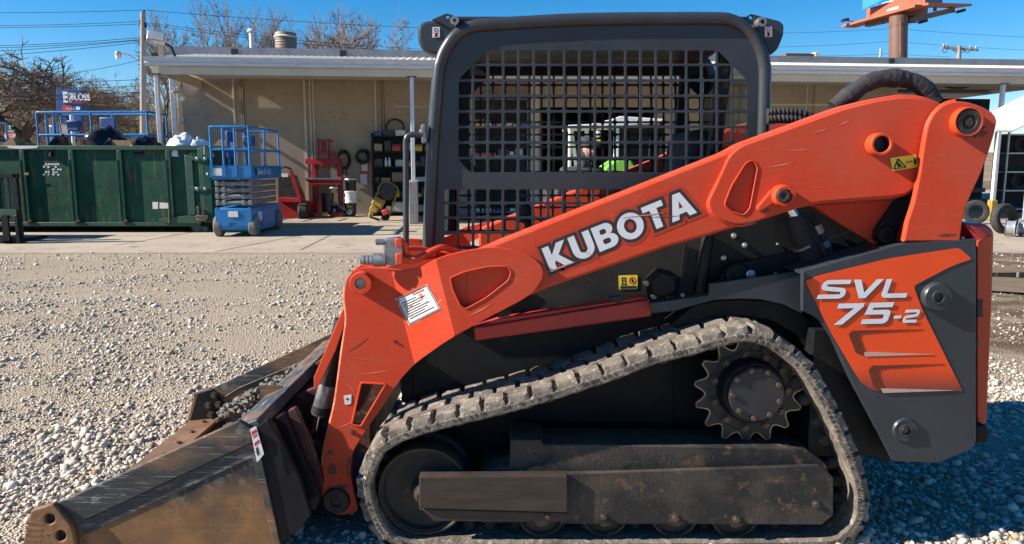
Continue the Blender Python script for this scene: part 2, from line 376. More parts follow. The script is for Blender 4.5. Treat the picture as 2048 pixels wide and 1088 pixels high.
ys = [-900,-100,-20,-6]+[-4+.25*i for i in range(int((EDGE+4)/.25))]+[EDGE+.4, 16, 30, 70, 200, 900]
for y in ys:
    for x in xs:
        ins = -14 <= x <= 14 and -4 <= y <= EDGE
        d = min(1, max(0, (EDGE-y)/1.5)); keep = 1 if abs(y-.6) > 1.6 or abs(x) > 2.4 else .25
        gv.append((x, y, gz(x, y)*d*keep if ins else 0))
nx = len(xs)
for j in range(len(ys)-1):
    for i in range(nx-1): gf.append((j*nx+i, j*nx+i+1, (j+1)*nx+i+1, (j+1)*nx+i))
gr_o = struct('ground', ([V(a) for a in gv], gf), 'ground', smooth=True)
# crushed limestone: thousands of separate stones, one uncountable mass
def stones():
    N = 520000
    # more stones close by, thinning with distance (each one is still real size)
    u = RNG.random(N); Y = -1.6+(EDGE+1.75)*u**1.25
    half = 1.4+(Y-CAMY)*.80
    X = (RNG.random(N)*2-1)*half
    dist = np.hypot(X, Y-CAMY)
    def fb(x, y, s, o):
        a = np.sin(x*s+o)*np.cos(y*s*1.13+o*1.7)+.6*np.sin(x*s*2.3+y*s*1.1+o)+.5*np.cos(y*s*2.9-x*s*.7+o*2)+.35*np.sin(x*s*5.1-y*s*4.3)
        return a
    dens = np.clip(.50+.34*fb(X, Y, 1.3, .4)+.20*fb(X, Y, 3.1, 2.0), .05, 1)
    edgef = np.clip((EDGE+.25-Y)/1.6, .06, 1); dens *= edgef*np.clip(1.12-.075*Y, .45, 1)
    for (y0, sl, wd) in ((2.3,.10,.30),(3.9,.10,.32),(5.6,-.05,.28),(7.2,-.05,.28)):      # compacted wheel lanes
        lane = np.exp(-((Y-y0-sl*X-.12*np.sin(X*.9+y0))/wd)**2); dens = dens*(1-.62*lane)
    mudm = (X > 2.4) & (Y > 2.9); dens = np.where(mudm, dens*.30, dens)
    hidden = (np.abs(X-.5) < .9) & (Y > .35) & (Y < 1.2)
    keep = (RNG.random(N) < dens) & ~hidden
    X, Y, dist = X[keep], Y[keep], dist[keep]; n = len(X)
    size = np.clip(RNG.lognormal(math.log(.0064), .58, n), .0035, .030)*np.clip(.86+.018*dist, .88, 1.05)
    Z = np.array([gz(a, b) for a, b in zip(X, Y)])
    d = np.clip((EDGE-Y)/1.5, 0, 1); kk = np.where((np.abs(Y-.6) > 1.6) | (np.abs(X) > 2.4), 1, .25); Z = Z*d*kk
    near = dist < 5.0
    objs_v = []; objs_f = []; cols = []; off = 0
    ph = (1+5**.5)/2
    ico = np.array([(-1,ph,0),(1,ph,0),(-1,-ph,0),(1,-ph,0),(0,-1,ph),(0,1,ph),(0,-1,-ph),(0,1,-ph),(ph,0,-1),(ph,0,1),(-ph,0,-1),(-ph,0,1)])/1.9
    icf = np.array([(0,11,5),(0,5,1),(0,1,7),(0,7,10),(0,10,11),(1,5,9),(5,11,4),(11,10,2),(10,7,6),(7,1,8),(3,9,4),(3,4,2),(3,2,6),(3,6,8),(3,8,9),(4,9,5),(2,4,11),(6,2,10),(8,6,7),(9,8,1)])
    oc = np.array([(1,0,0),(-1,0,0),(0,1,0),(0,-1,0),(0,0,1),(0,0,-1.)]); ocf = np.array([(0,2,4),(2,1,4),(1,3,4),(3,0,4),(2,0,5),(1,2,5),(3,1,5),(0,3,5)])
    for sel, base, fc in ((near, ico, icf), (~near, oc, ocf)):
        idx = np.nonzero(sel)[0]; m = len(idx)
        if not m: continue
        vv = base[None]*(1+RNG.uniform(-.28, .28, (m, len(base), 1)))
        vv = vv*np.stack([RNG.uniform(.8,1.5,m), RNG.uniform(.7,1.2,m), RNG.uniform(.5,.95,m)], 1)[:,None,:]
        a = RNG.uniform(0, 2*np.pi, m); ca, sa = np.cos(a), np.sin(a); tl = RNG.uniform(-.6,.6,m); ct, stt = np.cos(tl), np.sin(tl)
        x = vv[:,:,0]*ct[:,None]+vv[:,:,2]*stt[:,None]; z = -vv[:,:,0]*stt[:,None]+vv[:,:,2]*ct[:,None]; y = vv[:,:,1]
        x2 = x*ca[:,None]-y*sa[:,None]; y2 = x*sa[:,None]+y*ca[:,None]
        s = size[idx][:,None]
        vv = np.stack([X[idx][:,None]+x2*s, Y[idx][:,None]+y2*s, Z[idx][:,None]+z*s+s*.35], 2)
        f = fc[None]+(off+np.arange(m)*len(base))[:,None,None]
        objs_v.append(vv.reshape(-1,3)); objs_f.append(f.reshape(-1,3)); off += m*len(base)
        tone = np.clip(RNG.normal(.41, .11, m), .13, .70); warm = RNG.uniform(-.03,.05,m)
        c = np.stack([tone*(1.07+warm), tone*.97, tone*(.82-warm), np.ones(m)], 1)
        brown = RNG.random(m) < .05; c[brown,:3] *= np.array([.62,.5,.4])
        cols.append(np.repeat(c, len(fc), 0))
    v = np.concatenate(objs_v); f = np.concatenate(objs_f); c = np.concatenate(cols)
    me = bpy.data.meshes.new('gravel'); me.vertices.add(len(v)); me.vertices.foreach_set('co', v.astype(np.float32).ravel())
    me.loops.add(f.size); me.loops.foreach_set('vertex_index', f.astype(np.int32).ravel())
    me.polygons.add(len(f)); me.polygons.foreach_set('loop_start', (np.arange(len(f))*3).astype(np.int32))
    at = me.attributes.new('tone', 'FLOAT_COLOR', 'FACE'); at.data.foreach_set('color', c.astype(np.float32).ravel())
    me.update(); me.validate()
    M = bpy.data.materials.new('limestone_chips'); M.use_nodes = True; nn = M.node_tree.nodes; b = nn['Principled BSDF']
    b.inputs['Roughness'].default_value = .9; b.inputs['Specular IOR Level'].default_value = .2
    A = nn.new('ShaderNodeAttribute'); A.attribute_name = 'tone'; M.node_tree.links.new(A.outputs['Color'], b.inputs['Base Color'])
    me.materials.append(M)
    o = bpy.data.objects.new('gravel', me); COL.objects.link(o); o['kind'] = 'stuff'; o['label'] = 'pale crushed limestone gravel covering the yard'
    print('gravel stones', n, 'tris', len(f))
stones()
# concrete apron with joints
ap = struct('concrete_apron', box(-60, 60, EDGE, EDGE+34, -.05, .012), 'concrete')
def joint(a, b, wd=.025):
    a, b = V(a), V(b); d = (b-a).normalized(); s = V((-d.y, d.x, 0))*wd/2
    return ([a-s, b-s, b+s, a+s], [(0,1,2,3)])
for (a, b) in ((G(600,502), G(700,452)), (G(232,492), G(420,460)), (G(-100,452), G(1000,452)), (G(1960,520), G(2048,505)), (G(430,505), G(610,470))):
    a = V((a.x, max(a.y, EDGE+.02), .0162)); b = V((b.x, max(b.y, EDGE+.02), .0162))
    o = part('expansion_joint', [joint(a, b)], 'joint', ap, smooth=False)
# puddle and its muddy rim on the right
pc = G(2035, 556)
def blob(c, rx, ry, z, seed, n=40):
    r = random.Random(seed); ph = [r.uniform(0, 6.28) for _ in range(4)]
    pts = [V((c.x+rx*math.cos(a)*(1+.18*math.sin(2*a+ph[0])+.1*math.sin(5*a+ph[1])), c.y+ry*math.sin(a)*(1+.18*math.sin(3*a+ph[2])), z)) for a in [2*math.pi*k/n for k in range(n)]]
    return (pts, [tuple(range(n))])
MT['water'] = mat('muddy_water', (.035,.030,.024), .04, rv=0, spec=.6)
MT['wetmud'] = mat('wet_mud', (.17,.12,.075), .85, c2=(.11,.078,.05), s=5, bump=.7, bs=25)
struct('mud_patch', blob(pc+V((.3,-.1,0)), 2.1, 1.25, .028, 2), 'wetmud')
struct('puddle', blob(pc+V((.45,.05,0)), 1.1, .30, .034, 5), 'water')
# ================================================================ workshop building
ZF = 3.85
A_ = G(300, 134, ZF); B_ = G(2048, 156, ZF)
E_ = (B_-A_); E_.z = 0; E_.normalize(); N_ = V((-E_.y, E_.x, 0))
def bw(s, t, z): return A_+E_*s+N_*t+V((0,0,z-ZF))
RB = Matrix((E_, N_, V((0,0,1)))).transposed()
def bplane(px, py, t):
    """pixel -> (s, z) on the vertical plane t metres behind the canopy's front edge"""
    d = ray(px, py); o = A_+N_*t; k = (o-CAM).dot(N_)/d.dot(N_); p = CAM+d*k
    return (p-A_).dot(E_), p.z
def bbox(s0, s1, t0, t1, z0, z1):
    g = box(s0, s1, t0, t1, z0, z1); return ([bw(a.x, a.y, a.z) for a in g[0]], g[1])
def bslab(loops, t, th):
    vs, fs = fillg(loops, th); return ([bw(a.x, t+th/2-a.z, a.y) for a in vs], fs)
TWALL = 3.7
sL = bplane(356, 200, TWALL)[0]; sR = bplane(2350, 200, TWALL)[0]; s0c = bplane(297, 120, 0)[0]
bd = thing('workshop_building', 'long beige stucco workshop with metal canopy and open bays behind the loader', 'building', bw((sL+sR)/2, TWALL, 0))
def rect(px0, py0, px1, t=TWALL):
    a = bplane(px0, py0, t); b = bplane(px1, py0, t); return [(a[0],-.02),(b[0],-.02),(b[0],b[1]),(a[0],a[1])]
bay = rect(1085, 214, 1312); bay2 = rect(1795, 178, 2330)
wl = part('wall', [bslab([[(sL,0),(bay[0][0],0),bay[3],bay[2],(bay[1][0],0),(bay2[0][0],0),bay2[3],bay2[2],(bay2[1][0],0),(sR,0),(sR,4.6),(sL,4.6)]], TWALL, .25)], 'wall', bd, smooth=False)
for (x, wd) in ((470,.05),(484,.03),(488,.03),(611,.06),(622,.04),(628,.04),(752,.04),(762,.03),(767,.03),(1610,.04),(1624,.03),(1700,.04),(1712,.03)):
    s = bplane(x, 250, TWALL)[0]; part('wall_batten', [bbox(s-wd/2, s+wd/2, TWALL-.03, TWALL, 0, 4.2)], 'cream' if wd > .035 else 'wall', bd, smooth=False)
    if wd < .035: part('wall_joint', [bbox(s+.03, s+.045, TWALL-.004, TWALL, 0, 4.2)], 'joint', bd, smooth=False)
for (x0, x1, y) in ((1541,1790,209),(1541,1780,165)):
    a = bplane(x0, y, TWALL); b = bplane(x1, y, TWALL); part('wall_trim', [bbox(a[0], b[0], TWALL-.03, TWALL, a[1]-.03, a[1]+.03)], 'cream', bd, smooth=False)
a = bplane(786, 213, TWALL); b = bplane(860, 213, TWALL); part('wall_trim', [bbox(a[0], b[0], TWALL-.02, TWALL, a[1]-.015, a[1]+.015)], 'cream', bd, smooth=False)
part('side_wall', [bbox(sL, sL+.25, TWALL+.25, TWALL+14, 0, 4.6)], 'wall', bd, smooth=False)
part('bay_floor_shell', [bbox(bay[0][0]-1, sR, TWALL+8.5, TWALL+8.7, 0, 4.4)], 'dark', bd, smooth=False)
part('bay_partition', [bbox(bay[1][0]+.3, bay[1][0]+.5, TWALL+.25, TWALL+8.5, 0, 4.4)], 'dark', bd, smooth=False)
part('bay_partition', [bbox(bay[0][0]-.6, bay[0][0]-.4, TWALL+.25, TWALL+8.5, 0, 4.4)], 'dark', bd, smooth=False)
part('bay_partition', [bbox(bay2[0][0]-.3, bay2[0][0]-.1, TWALL+.25, TWALL+8.5, 0, 4.4)], 'wall', bd, smooth=False)
rf = part('roof', [bbox(sL-.1, sR, TWALL-.06, TWALL+14, 4.60, 4.74)], 'flash', bd, smooth=False)
part('roof_flashing', [bbox(bplane(340,100,TWALL)[0], sR, TWALL-.12, TWALL-.03, 4.52, 4.86)], 'flash', rf, smooth=False)
for x in (471, 687, 1780):
    s = bplane(x, 100, TWALL)[0]; part('flashing_strap', [bbox(s-.09, s+.09, TWALL-.15, TWALL-.10, 4.56, 4.82)], 'dark', rf, smooth=False)
# canopy: corrugated sheet with gutter, beam and posts
cn = part('canopy', [bbox(s0c, sR, .02, .10, ZF-.02, ZF+.02)], 'cream', bd, smooth=False)
vs = []; fs = []; n = 0; st_ = .095; ns = int((sR-s0c)/st_)
for i in range(ns):
    for tt, zz in ((-.06, 4.06), (TWALL-.10, 4.64)): vs.append(bw(s0c+i*st_, tt, zz+(.028 if i % 2 else 0)))
for i in range(ns-1): fs.append((i*2, i*2+2, i*2+3, i*2+1))
part('canopy_sheet', [(vs, fs)], 'cream', bd, smooth=False)
part('canopy_soffit', [bbox(s0c+.05, sR, .1, TWALL-.1, ZF+.14, ZF+.17)], 'cream', bd, smooth=False)
gprof = [(-.02,ZF+.02),(-.14,ZF+.03),(-.15,ZF+.09),(-.13,ZF+.12),(-.16,ZF+.17),(-.17,ZF+.235),(-.14,ZF+.235),(-.12,ZF+.19),(-.02,ZF+.19)]
vs = [bw(s, t, z) for s in (s0c-.06, sR) for t, z in gprof]; m = len(gprof)
part('gutter', [(vs, [(i, (i+1) % m, m+(i+1) % m, m+i) for i in range(m)]+[tuple(range(m)), tuple(range(2*m-1, m-1, -1))])], 'whitemetal', cn, smooth=False)
part('eave_beam', [bbox(s0c+.05, sR, .0, .12, ZF-.16, ZF+.015)], 'cream', cn, smooth=False)
part('end_beam', [bbox(s0c+.05, s0c+.13, .12, TWALL, ZF-.14, ZF+.1)], 'cream', cn, smooth=False)
for x in (319, 825, 1999):
    s = bplane(x, 250, .06)[0]
    po = part('canopy_post', [bbox(s-.05, s+.05, .01, .11, .01, ZF-.16)], 'whitemetal', bd, bev=.01)
    part('post_plate', [bbox(s-.12, s+.12, -.03, .15, ZF-.165, ZF-.15)], 'dark', po, smooth=False)
    if x == 825: part('post_sleeve', [bbox(s-.13, s+.11, -.05, .17, .012, 1.10)], 'wood', po, bev=.02); part('sleeve_cap', [bbox(s-.10, s+.14, -.03, .15, 1.10, 1.13)], 'cream', po)
    if x == 1999: part('post_sleeve', [bbox(s-.09, s+.09, -.03, .15, .012, .55)], 'yellowp', po, bev=.02)
dsx = bplane(349, 200, TWALL)[0]
part('downspout', [bbox(dsx-.075, dsx+.075, TWALL-.14, TWALL-.02, .1, 4.0)], 'galv', bd, bev=.01)
cmr = part('security_camera', [tube([bw(bplane(361,181,TWALL)[0], TWALL-.02, bplane(361,181,TWALL)[1]), bw(bplane(352,185,TWALL)[0], TWALL-.35, bplane(352,186,TWALL)[1])], .05, 10)], 'galv', bd)
part('camera_cable', [tube(crom([bw(bplane(x,y,TWALL)[0], TWALL-.03, bplane(x,y,TWALL)[1]) for x, y in ((361,180),(364,165),(363,142))], 5), .015, 6)], 'cable', cmr)
a = bplane(364,199,TWALL); b = bplane(366,240,TWALL)
cb = part('conduit_box', [bbox(b[0]-.05, b[0]+.05, TWALL-.07, TWALL, b[1]-.07, b[1]+.07)], 'galv', bd, bev=.01)
part('conduit', [tube([bw(a[0],TWALL-.03,a[1]), bw(b[0],TWALL-.03,b[1])], .012, 6)], 'galv', cb)
part('wall_lamp', [lathe(bw(a[0],TWALL-.0,a[1]), -N_, [(0,.12),(.06,.11),(.09,.06),(.09,0)], 16)], 'white', cb)
# rooftop units
def rooft(px, py_top, t): s, z = bplane(px, py_top, t); return s, z
sA, zA = bplane(571, 70, TWALL+4)
ac = thing('rooftop_condenser', 'round tan air-conditioning condenser on the workshop roof', 'condenser', bw(sA, TWALL+4, 4.74))
part('casing', [lathe(bw(sA, TWALL+4, 4.745), (0,0,1), [(.34,0),(.36,.02),(.36,zA-4.70),(.35,zA-4.68)], 40)], mat('condenser_louvres', (.14,.12,.095), .6, c2=(.24,.20,.16), s=26, st=(1,1,6)), ac)
for k in range(14): part('louvre', [torus(bw(sA, TWALL+4, 4.66+k*(zA-4.75)/13), (0,0,1), .362, .012, 32, 5)], 'rustpole', ac)
part('top_cap', [lathe(bw(sA, TWALL+4, zA-.07), (0,0,1), [(.39,-.03),(.40,0),(.34,.05),(.2,.07),(0,.075)], 40)], 'cream', ac)
sA, zA = bplane(503, 60, TWALL+3)
vp = thing('vent_pipe', 'white roof vent pipe with flat cap left of the condenser', 'vent', bw(sA, TWALL+3, 4.74))
part('pipe', [cyl(bw(sA, TWALL+3, 4.7), bw(sA, TWALL+3, zA-.02), .085, seg=16)], 'whitemetal', vp)
part('cap', [lathe(bw(sA, TWALL+3, zA-.03), (0,0,1), [(.13,-.04),(.14,0),(.10,.06),(0,.07)], 20)], 'whitemetal', vp)
sA, zA = bplane(1762, 97, TWALL+5)
single('roof_stack', [cyl(bw(sA, TWALL+5, 4.7), bw(sA, TWALL+5, zA), .05, seg=10)], 'galv', 'thin galvanised stack pipe on the roof left of the billboard column', 'pipe')
a = bplane(1572, 106, TWALL+4); b = bplane(1640, 106, TWALL+4)
ru = thing('roof_unit', 'low flat brown rooftop unit with white end behind the cab', 'roof unit', bw(a[0], TWALL+4, 4.74))
part('casing', [bbox(a[0], b[0]-.22, TWALL+4, TWALL+4.6, 4.745, a[1])], 'rustpole', ru, bev=.01); part('end_cap', [bbox(b[0]-.2, b[0], TWALL+3.98, TWALL+4.6, 4.745, a[1]+.05)], 'whitemetal', ru, bev=.01)
# flood light on the canopy corner
a = bplane(322, 105, .3); 
fl_ = thing('flood_light', 'square floodlight on a stub post at the canopy corner', 'floodlight', bw(a[0], .3, ZF+.3))
part('stub_post', [bbox(a[0]-.04, a[0]+.06, .25, .35, 3.95, 4.42)], 'wood', fl_)
part('junction_box', [bbox(a[0]-.22, a[0]-.10, .25, .38, 4.02, 4.22)], 'dark', fl_)
RR = Matrix.Rotation(-.45, 3, 'X') @ Matrix.Rotation(.35, 3, 'Z')
hs = part('lamp_head', [obox(bw(a[0]-.02, .1, 4.55), (.40,.16,.26), RR)], 'galv', fl_, bev=.02)
part('lamp_lens', [obox(bw(a[0]-.02, .1, 4.55)+RR @ V((0,-.095,0)), (.34,.02,.20), RR)], 'white', hs)
part('bracket_arm', [tube([bw(a[0]+.04,.3,4.5), bw(a[0]+.26,.28,4.35), bw(a[0]+.36,.3,4.05)], .035, 8)], 'dark', fl_)
a = bplane(1800,160,TWALL-.5)
single('slack_cable', [tube(crom([bw(bplane(x,y,TWALL-.05)[0], TWALL-.05, bplane(x,y,TWALL-.05)[1]) for x, y in ((1862,158),(1885,172),(1920,177),(1960,168),(2010,160),(2080,155))], 6), .022, 6)], 'cable', 'black cable sagging under the canopy above the open bay', 'cable')
# ================================================================ under the canopy: press, tools, shelves
def gat(px, py):
    p = G(px, py); p.z = .012; t = (p-A_).dot(N_)
    if t > TWALL-.5 and (p-A_).dot(E_) > sL:                       # keep things in front of the wall, on the same line of sight
        d = ray(px, 330); d.z = 0; k = (A_+N_*(TWALL-.5)-CAM).dot(N_)/d.dot(N_); p = V((CAM.x+d.x*k, CAM.y+d.y*k, .012))
    return p
DW = lambda px, py, p: None
def facing(base, px, py):
    """pixel -> point on the frontal vertical plane through base"""
    return P(px, py, base.y)
# ---- red hydraulic shop press
b0 = gat(640, 428)
pr = thing('shop_press', 'tall red hydraulic shop press against the beige wall', 'press', b0)
def fb(x0, y0, x1, y1, dy0, dy1, base):
    a = P(x0, y1, base.y); c = P(x1, y0, base.y); return box(a.x, c.x, base.y+dy0, base.y+dy1, a.z, c.z)
def gbox(x0, y0, x1, dy0, dy1, base):
    a = P(x0, y0, base.y); c = P(x1, y0, base.y); return box(a.x, c.x, base.y+dy0, base.y+dy1, .012, a.z)
for (x0, x1) in ((622,631),(673,682)):
    up = part('upright', [gbox(x0,318,x1,0,.16,b0)], 'press', pr, bev=.01)
    for k in range(9): part('pin_hole', [disc((x0+x1)/2, 372+k*6, 1.6, b0.y-.004, [(0,0),(1,0)], 10)], 'ink', up)
    part('foot', [gbox(x0-6,424,x1+6,-.35,.40,b0)], 'press', pr, bev=.01)
part('top_beam', [plate([(610,318),(620,317),(676,316),(678,330),(610,328)], b0.y-.10, .06, 1, .006), plate([(618,318),(678,316),(678,329),(618,329)], b0.y+.14, .06, 1, .006)], 'press', pr)
part('work_bed', [plate([(610,360),(622,358),(680,358),(681,369),(622,369)], b0.y-.12, .06, 1, .006), plate([(622,358),(681,358),(681,369),(622,369)], b0.y+.16, .06, 1, .006)], 'press', pr)
part('bed_plate', [fb(612,356,684,359,-.15,.22,b0)], 'greysteel', pr)
part('jack_head', [fb(635,279,662,284,-.06,.2,b0)], 'press', pr, bev=.01)
for x in (637, 658): part('guide_rod', [cyl(P(x,277,b0.y+.06), P(x,338,b0.y+.06), .03, seg=12)], 'press', pr)
jk = part('bottle_jack', [lathe(P(647,304,b0.y+.05), (0,0,1), [(.075,0),(.08,.02),(.08,.22),(.06,.26),(.03,.27),(.03,.32)], 20)], 'press', pr)
part('ram_collar', [fb(634,303,662,307,-.05,.2,b0)], 'press', pr)
part('ram', [cyl(P(647,316,b0.y+.05), P(647,336,b0.y+.05), .06, .045, 16)], 'press', pr)
part('gauge', [lathe(P(667,308,b0.y-.02), (0,-1,0), [(.09,-.02),(.09,.02),(.08,.03),(0,.03)], 20)], 'press', pr)
# ---- buckets, stool, cart
def pail(name, px, ytop, ybot, rpx, m, label, cat='bucket', lid=None, z0=None):
    b_ = gat(px, 427) if z0 is None else z0[0]
    Y = b_.y; c = P(px, ybot, Y); t = P(px, ytop, Y); s = scale_at(px, ybot, Y)*rpx; h = t.z-c.z
    th = thing(name, label, cat, c)
    part('body', [lathe(c, (0,0,1), [(s*.88,0),(s*.95,h*.6),(s,h*.94),(s*1.06,h*.94),(s*1.06,h),(s*.96,h),(s*.92,h*.6),(0,h*.5)], 24)], m, th)
    if lid: part('lid', [lathe(V((c.x,c.y,c.z+h)), (0,0,1), [(s*1.08,-.01),(s*1.08,.03),(s*.9,.035),(0,.03)], 24)], lid, th)
    return th
bb = [gat(703, 425)]
pail('paint_pail', 701, 405, 425, 12.5, 'bin', 'black pail at the bottom of the pail stack', lid='white', z0=bb)
pail('paint_pail', 702, 384, 404, 13.5, 'white', 'white pail in the middle of the pail stack', lid='white', z0=bb)
pail('paint_pail', 702, 359, 382, 11, 'bin', 'black pail with white lid on top of the pail stack', lid='white', z0=bb)
pail('trash_bin', 656, 386, 424, 12.5, 'bin', 'black round bin beneath the red press', 'bin', lid=None, z0=[gat(656,425)])
sb = gat(668, 425)
sl_ = thing('shop_stool', 'round metal stool in front of the black bin', 'stool', sb)
part('seat', [lathe(P(667,376,sb.y), (0,0,1), [(.14,-.02),(.16,0),(.15,.035),(0,.04)], 24)], 'cream', sl_)
for dx in (-1, 1):
    for dy in (-.12, .12): part('leg', [tube([P(667+dx*7,378,sb.y)+V((0,dy*.5,0)), P(667+dx*14,424,sb.y)+V((0,dy,0))], .012, 6)], 'greysteel', sl_)
part('foot_ring', [torus(P(667,410,sb.y), (0,0,1), .15, .008, 20, 5)], 'greysteel', sl_)
part('back_hoop', [tube(crom([P(648,386,sb.y+.1),P(646,372,sb.y+.1),P(652,366,sb.y+.1),P(668,366,sb.y+.1)], 5), .012, 6)], 'greysteel', sl_)
cb_ = gat(684, 434)
ct = thing('wheel_dolly', 'small two-wheeled dolly with silver hubs below the press', 'dolly', cb_)
for (x, y, r) in ((668,422,12),(700,424,12)):
    wh = part('wheel', [disc(x, y, r, cb_.y+(.0 if x > 690 else .2), [(.45,.05),(.6,.06),(.9,.05),(1,.02),(1,-.05),(.6,-.07)], 24)], 'tyre', ct)
    part('hub', [disc(x, y, r*.5, cb_.y+(.0 if x > 690 else .2)-.03, [(0,.03),(.5,.03),(.6,.0),(1,.02),(1,-.02)], 18)], 'white', wh)
part('frame_arm', [tube(crom([P(700,424,cb_.y-.06),P(688,419,cb_.y-.05),P(676,410,cb_.y),P(668,405,cb_.y),P(663,408,cb_.y)], 5), .022, 8)], 'greysteel', ct)
part('axle', [cyl(P(700,424,cb_.y-.06), P(668,422,cb_.y+.2), .015, seg=8)], 'greysteel', ct)
# ---- coiled hoses on the wall
def coil(px, py, rx, ry, n, label, m, seed):
    r = random.Random(seed); s, z = bplane(px, py, TWALL-.08)
    th = thing('hose_coil', label, 'hose', bw(s, TWALL-.08, z))
    k = (bplane(px+1, py, TWALL-.08)[0]-s)
    for i in range(n):
        a, b = rx*k*(1-r.random()*.25), ry*k*(1-r.random()*.2); ox, oz = r.uniform(-.03,.03), r.uniform(-.05,.02)
        part('hose_loop', [tube([bw(s+ox+a*math.cos(q), TWALL-.05-.02*i-.01*math.sin(3*q), z+oz+b*math.sin(q)) for q in [2*math.pi*j/30 for j in range(30)]], .017, 6, closed=True)], m, th)
    part('loose_end', [tube(crom([bw(s-rx*k*.4,TWALL-.06,z-ry*k*.8), bw(s-rx*k*.1,TWALL-.06,z-ry*k*1.6), bw(s-rx*k*.3,TWALL-.05,z-ry*k*2.2), bw(s+rx*k*.3,TWALL-.06,z-ry*k*1.9), bw(s+rx*k*.5,TWALL-.06,z-ry*k*.9)], 6), .016, 6)], m, th)
    part('wall_hook', [tube([bw(s, TWALL, z+ry*k), bw(s, TWALL-.14, z+ry*k*.95), bw(s, TWALL-.14, z+ry*k*1.7)], .012, 6)], 'greysteel', th)
coil(687, 318, 13, 19, 6, 'loosely coiled grey hose hung beside the press', 'cable', 1)
coil(726, 312, 14, 13, 9, 'tight black cable coil hung left of the shelf', 'cable', 2)
s, z = bplane(730, 345, TWALL-.06)
hb = thing('tool_holder', 'orange and white tool rack hung under the black cable coil', 'tool rack', bw(s, TWALL-.06, z))
part('board', [bbox(s-.10,s+.10,TWALL-.08,TWALL-.04,z-.28,z+.30)], 'orange2', hb); part('sheet', [bbox(s-.14,s+.06,TWALL-.10,TWALL-.085,z-.36,z-.05)], 'paper', hb); part('cover', [bbox(s-.10,s+.08,TWALL-.1,TWALL-.082,z+.05,z+.28)], 'white', hb)
# ---- shelving with boxes
def shelf_unit(name, label, px0, px1, ytop, nlev, t, depth, m, zf=.012):
    a = bplane(px0, ytop, t); b = bplane(px1, ytop, t); H = a[1]
    th = thing(name, label, 'shelf', bw((a[0]+b[0])/2, t, zf))
    for s in (a[0], b[0]-.05):
        for tt in (t, t+depth-.05): part('upright', [bbox(s, s+.05, tt, tt+.05, zf, H+.1)], m, th, smooth=False)
    lev = [zf+.12+(H-.12)*k/(nlev-1) for k in range(nlev)]
    for i, z in enumerate(lev): part('shelf_board', [bbox(a[0]+.052, b[0]-.052, t, t+depth, z-.045, z)], m, th, smooth=False)
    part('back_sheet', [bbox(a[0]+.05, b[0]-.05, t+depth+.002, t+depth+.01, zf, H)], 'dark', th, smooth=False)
    return a[0]+.06, b[0]-.06, lev
ORD = ['first','second','third','fourth','fifth','sixth','seventh','eighth','ninth','tenth','eleventh','twelfth','thirteenth','fourteenth']
def stock(s0, s1, z, t, depth, zmax, seed, where, kinds):
    r = random.Random(seed); s = s0+.02; ct_ = 0; lv = ORD[seed % 10]
    while s < s1-.12:
        w_ = r.uniform(.12,.32); h_ = min(zmax*.85, r.uniform(.10,.30)); d_ = r.uniform(.2, depth-.05)
        if s+w_ > s1: break
        k = r.choice(kinds); ct_ += 1; where2 = ORD[ct_-1]+' from the left on the '+lv+' level of '+where
        if k == 'bottle':
            n = max(1, int(w_/.1))
            for i in range(n):
                hh_ = min(zmax*.85,.26)
                single('bottle', [lathe(bw(s+.05+i*.1, t+.08, z+.002), (0,0,1), [(.036,0),(.04,.01),(.04,hh_*.6),(.018,hh_*.8),(.018,hh_)], 12)], 'white', 'white bottle '+(ORD[i]+' in the row ' if n > 1 else '')+'on the '+lv+' level of '+where, 'bottle', 'bottles on '+where)
        elif k in ('bluebin','yellowbin','redbin'):
            g = box(0,w_,0,d_,0,h_*.8)
            th = thing('parts_bin', {'bluebin':'blue','yellowbin':'yellow','redbin':'red'}[k]+' plastic bin, '+where2, 'bin', bw(s, t+.02, z), k+' on '+where)
            part('tray', [bbox(s,s+w_,t+.02,t+.03,z+.002,z+h_*.5), bbox(s,s+.01,t+.03,t+d_,z+.002,z+h_*.8), bbox(s+w_-.01,s+w_,t+.03,t+d_,z+.002,z+h_*.8), bbox(s+.01,s+w_-.01,t+d_-.01,t+d_,z+.002,z+h_*.8), bbox(s+.01,s+w_-.01,t+.03,t+d_-.01,z+.002,z+.02)], k, th)
            part('lip', [bbox(s-.005,s+w_+.005,t+.01,t+.02,z+h_*.46,z+h_*.52)], k, th)
        else:
            th = thing('carton', ('brown' if k == 'boxvar' else 'white' if k == 'boxwhite' else 'dark')+' carton, '+where2, 'carton', bw(s, t+.02, z), k+' on '+where)
            part('box', [bbox(s,s+w_,t+.03,t+d_,z+.002,z+h_)], k, th, bev=.006); part('flap_seam', [bbox(s+.004,s+w_-.004,t+.027,t+.03,z+h_*.92,z+h_*.95)], 'ink', th, smooth=False)
        s += w_+r.uniform(.01,.08)
a0, a1, lev = shelf_unit('shelf_rack', 'dark steel shelf crammed with parts boxes right of the coils', 742, 882, 272, 6, TWALL-.62, .5, 'black')
kd = ['boxvar','boxwhite','bluebin','bin','bin','redbin','yellowbin','boxvar','bottle']
for i, z in enumerate(lev): stock(a0, a1, z, TWALL-.62, .5, (lev[1]-lev[0]-.05) if i < 5 else .2, 30+i, 'the dark shelf rack', kd)
c = bplane(790, 268, TWALL-.3); tr_ = single('spare_hoop', [torus(bw(c[0], TWALL-.2, c[1]+.18), (.1,-1,.2), .26, .03, 30, 8)], 'tyre', 'thin dark hoop leaning on top of the dark shelf rack', 'hoop')
a0, a1, lev = shelf_unit('shelf_rack', 'blue steel shelf rack seen through the cab window', 946, 1062, 196, 5, TWALL-.66, .6, 'steelblue')
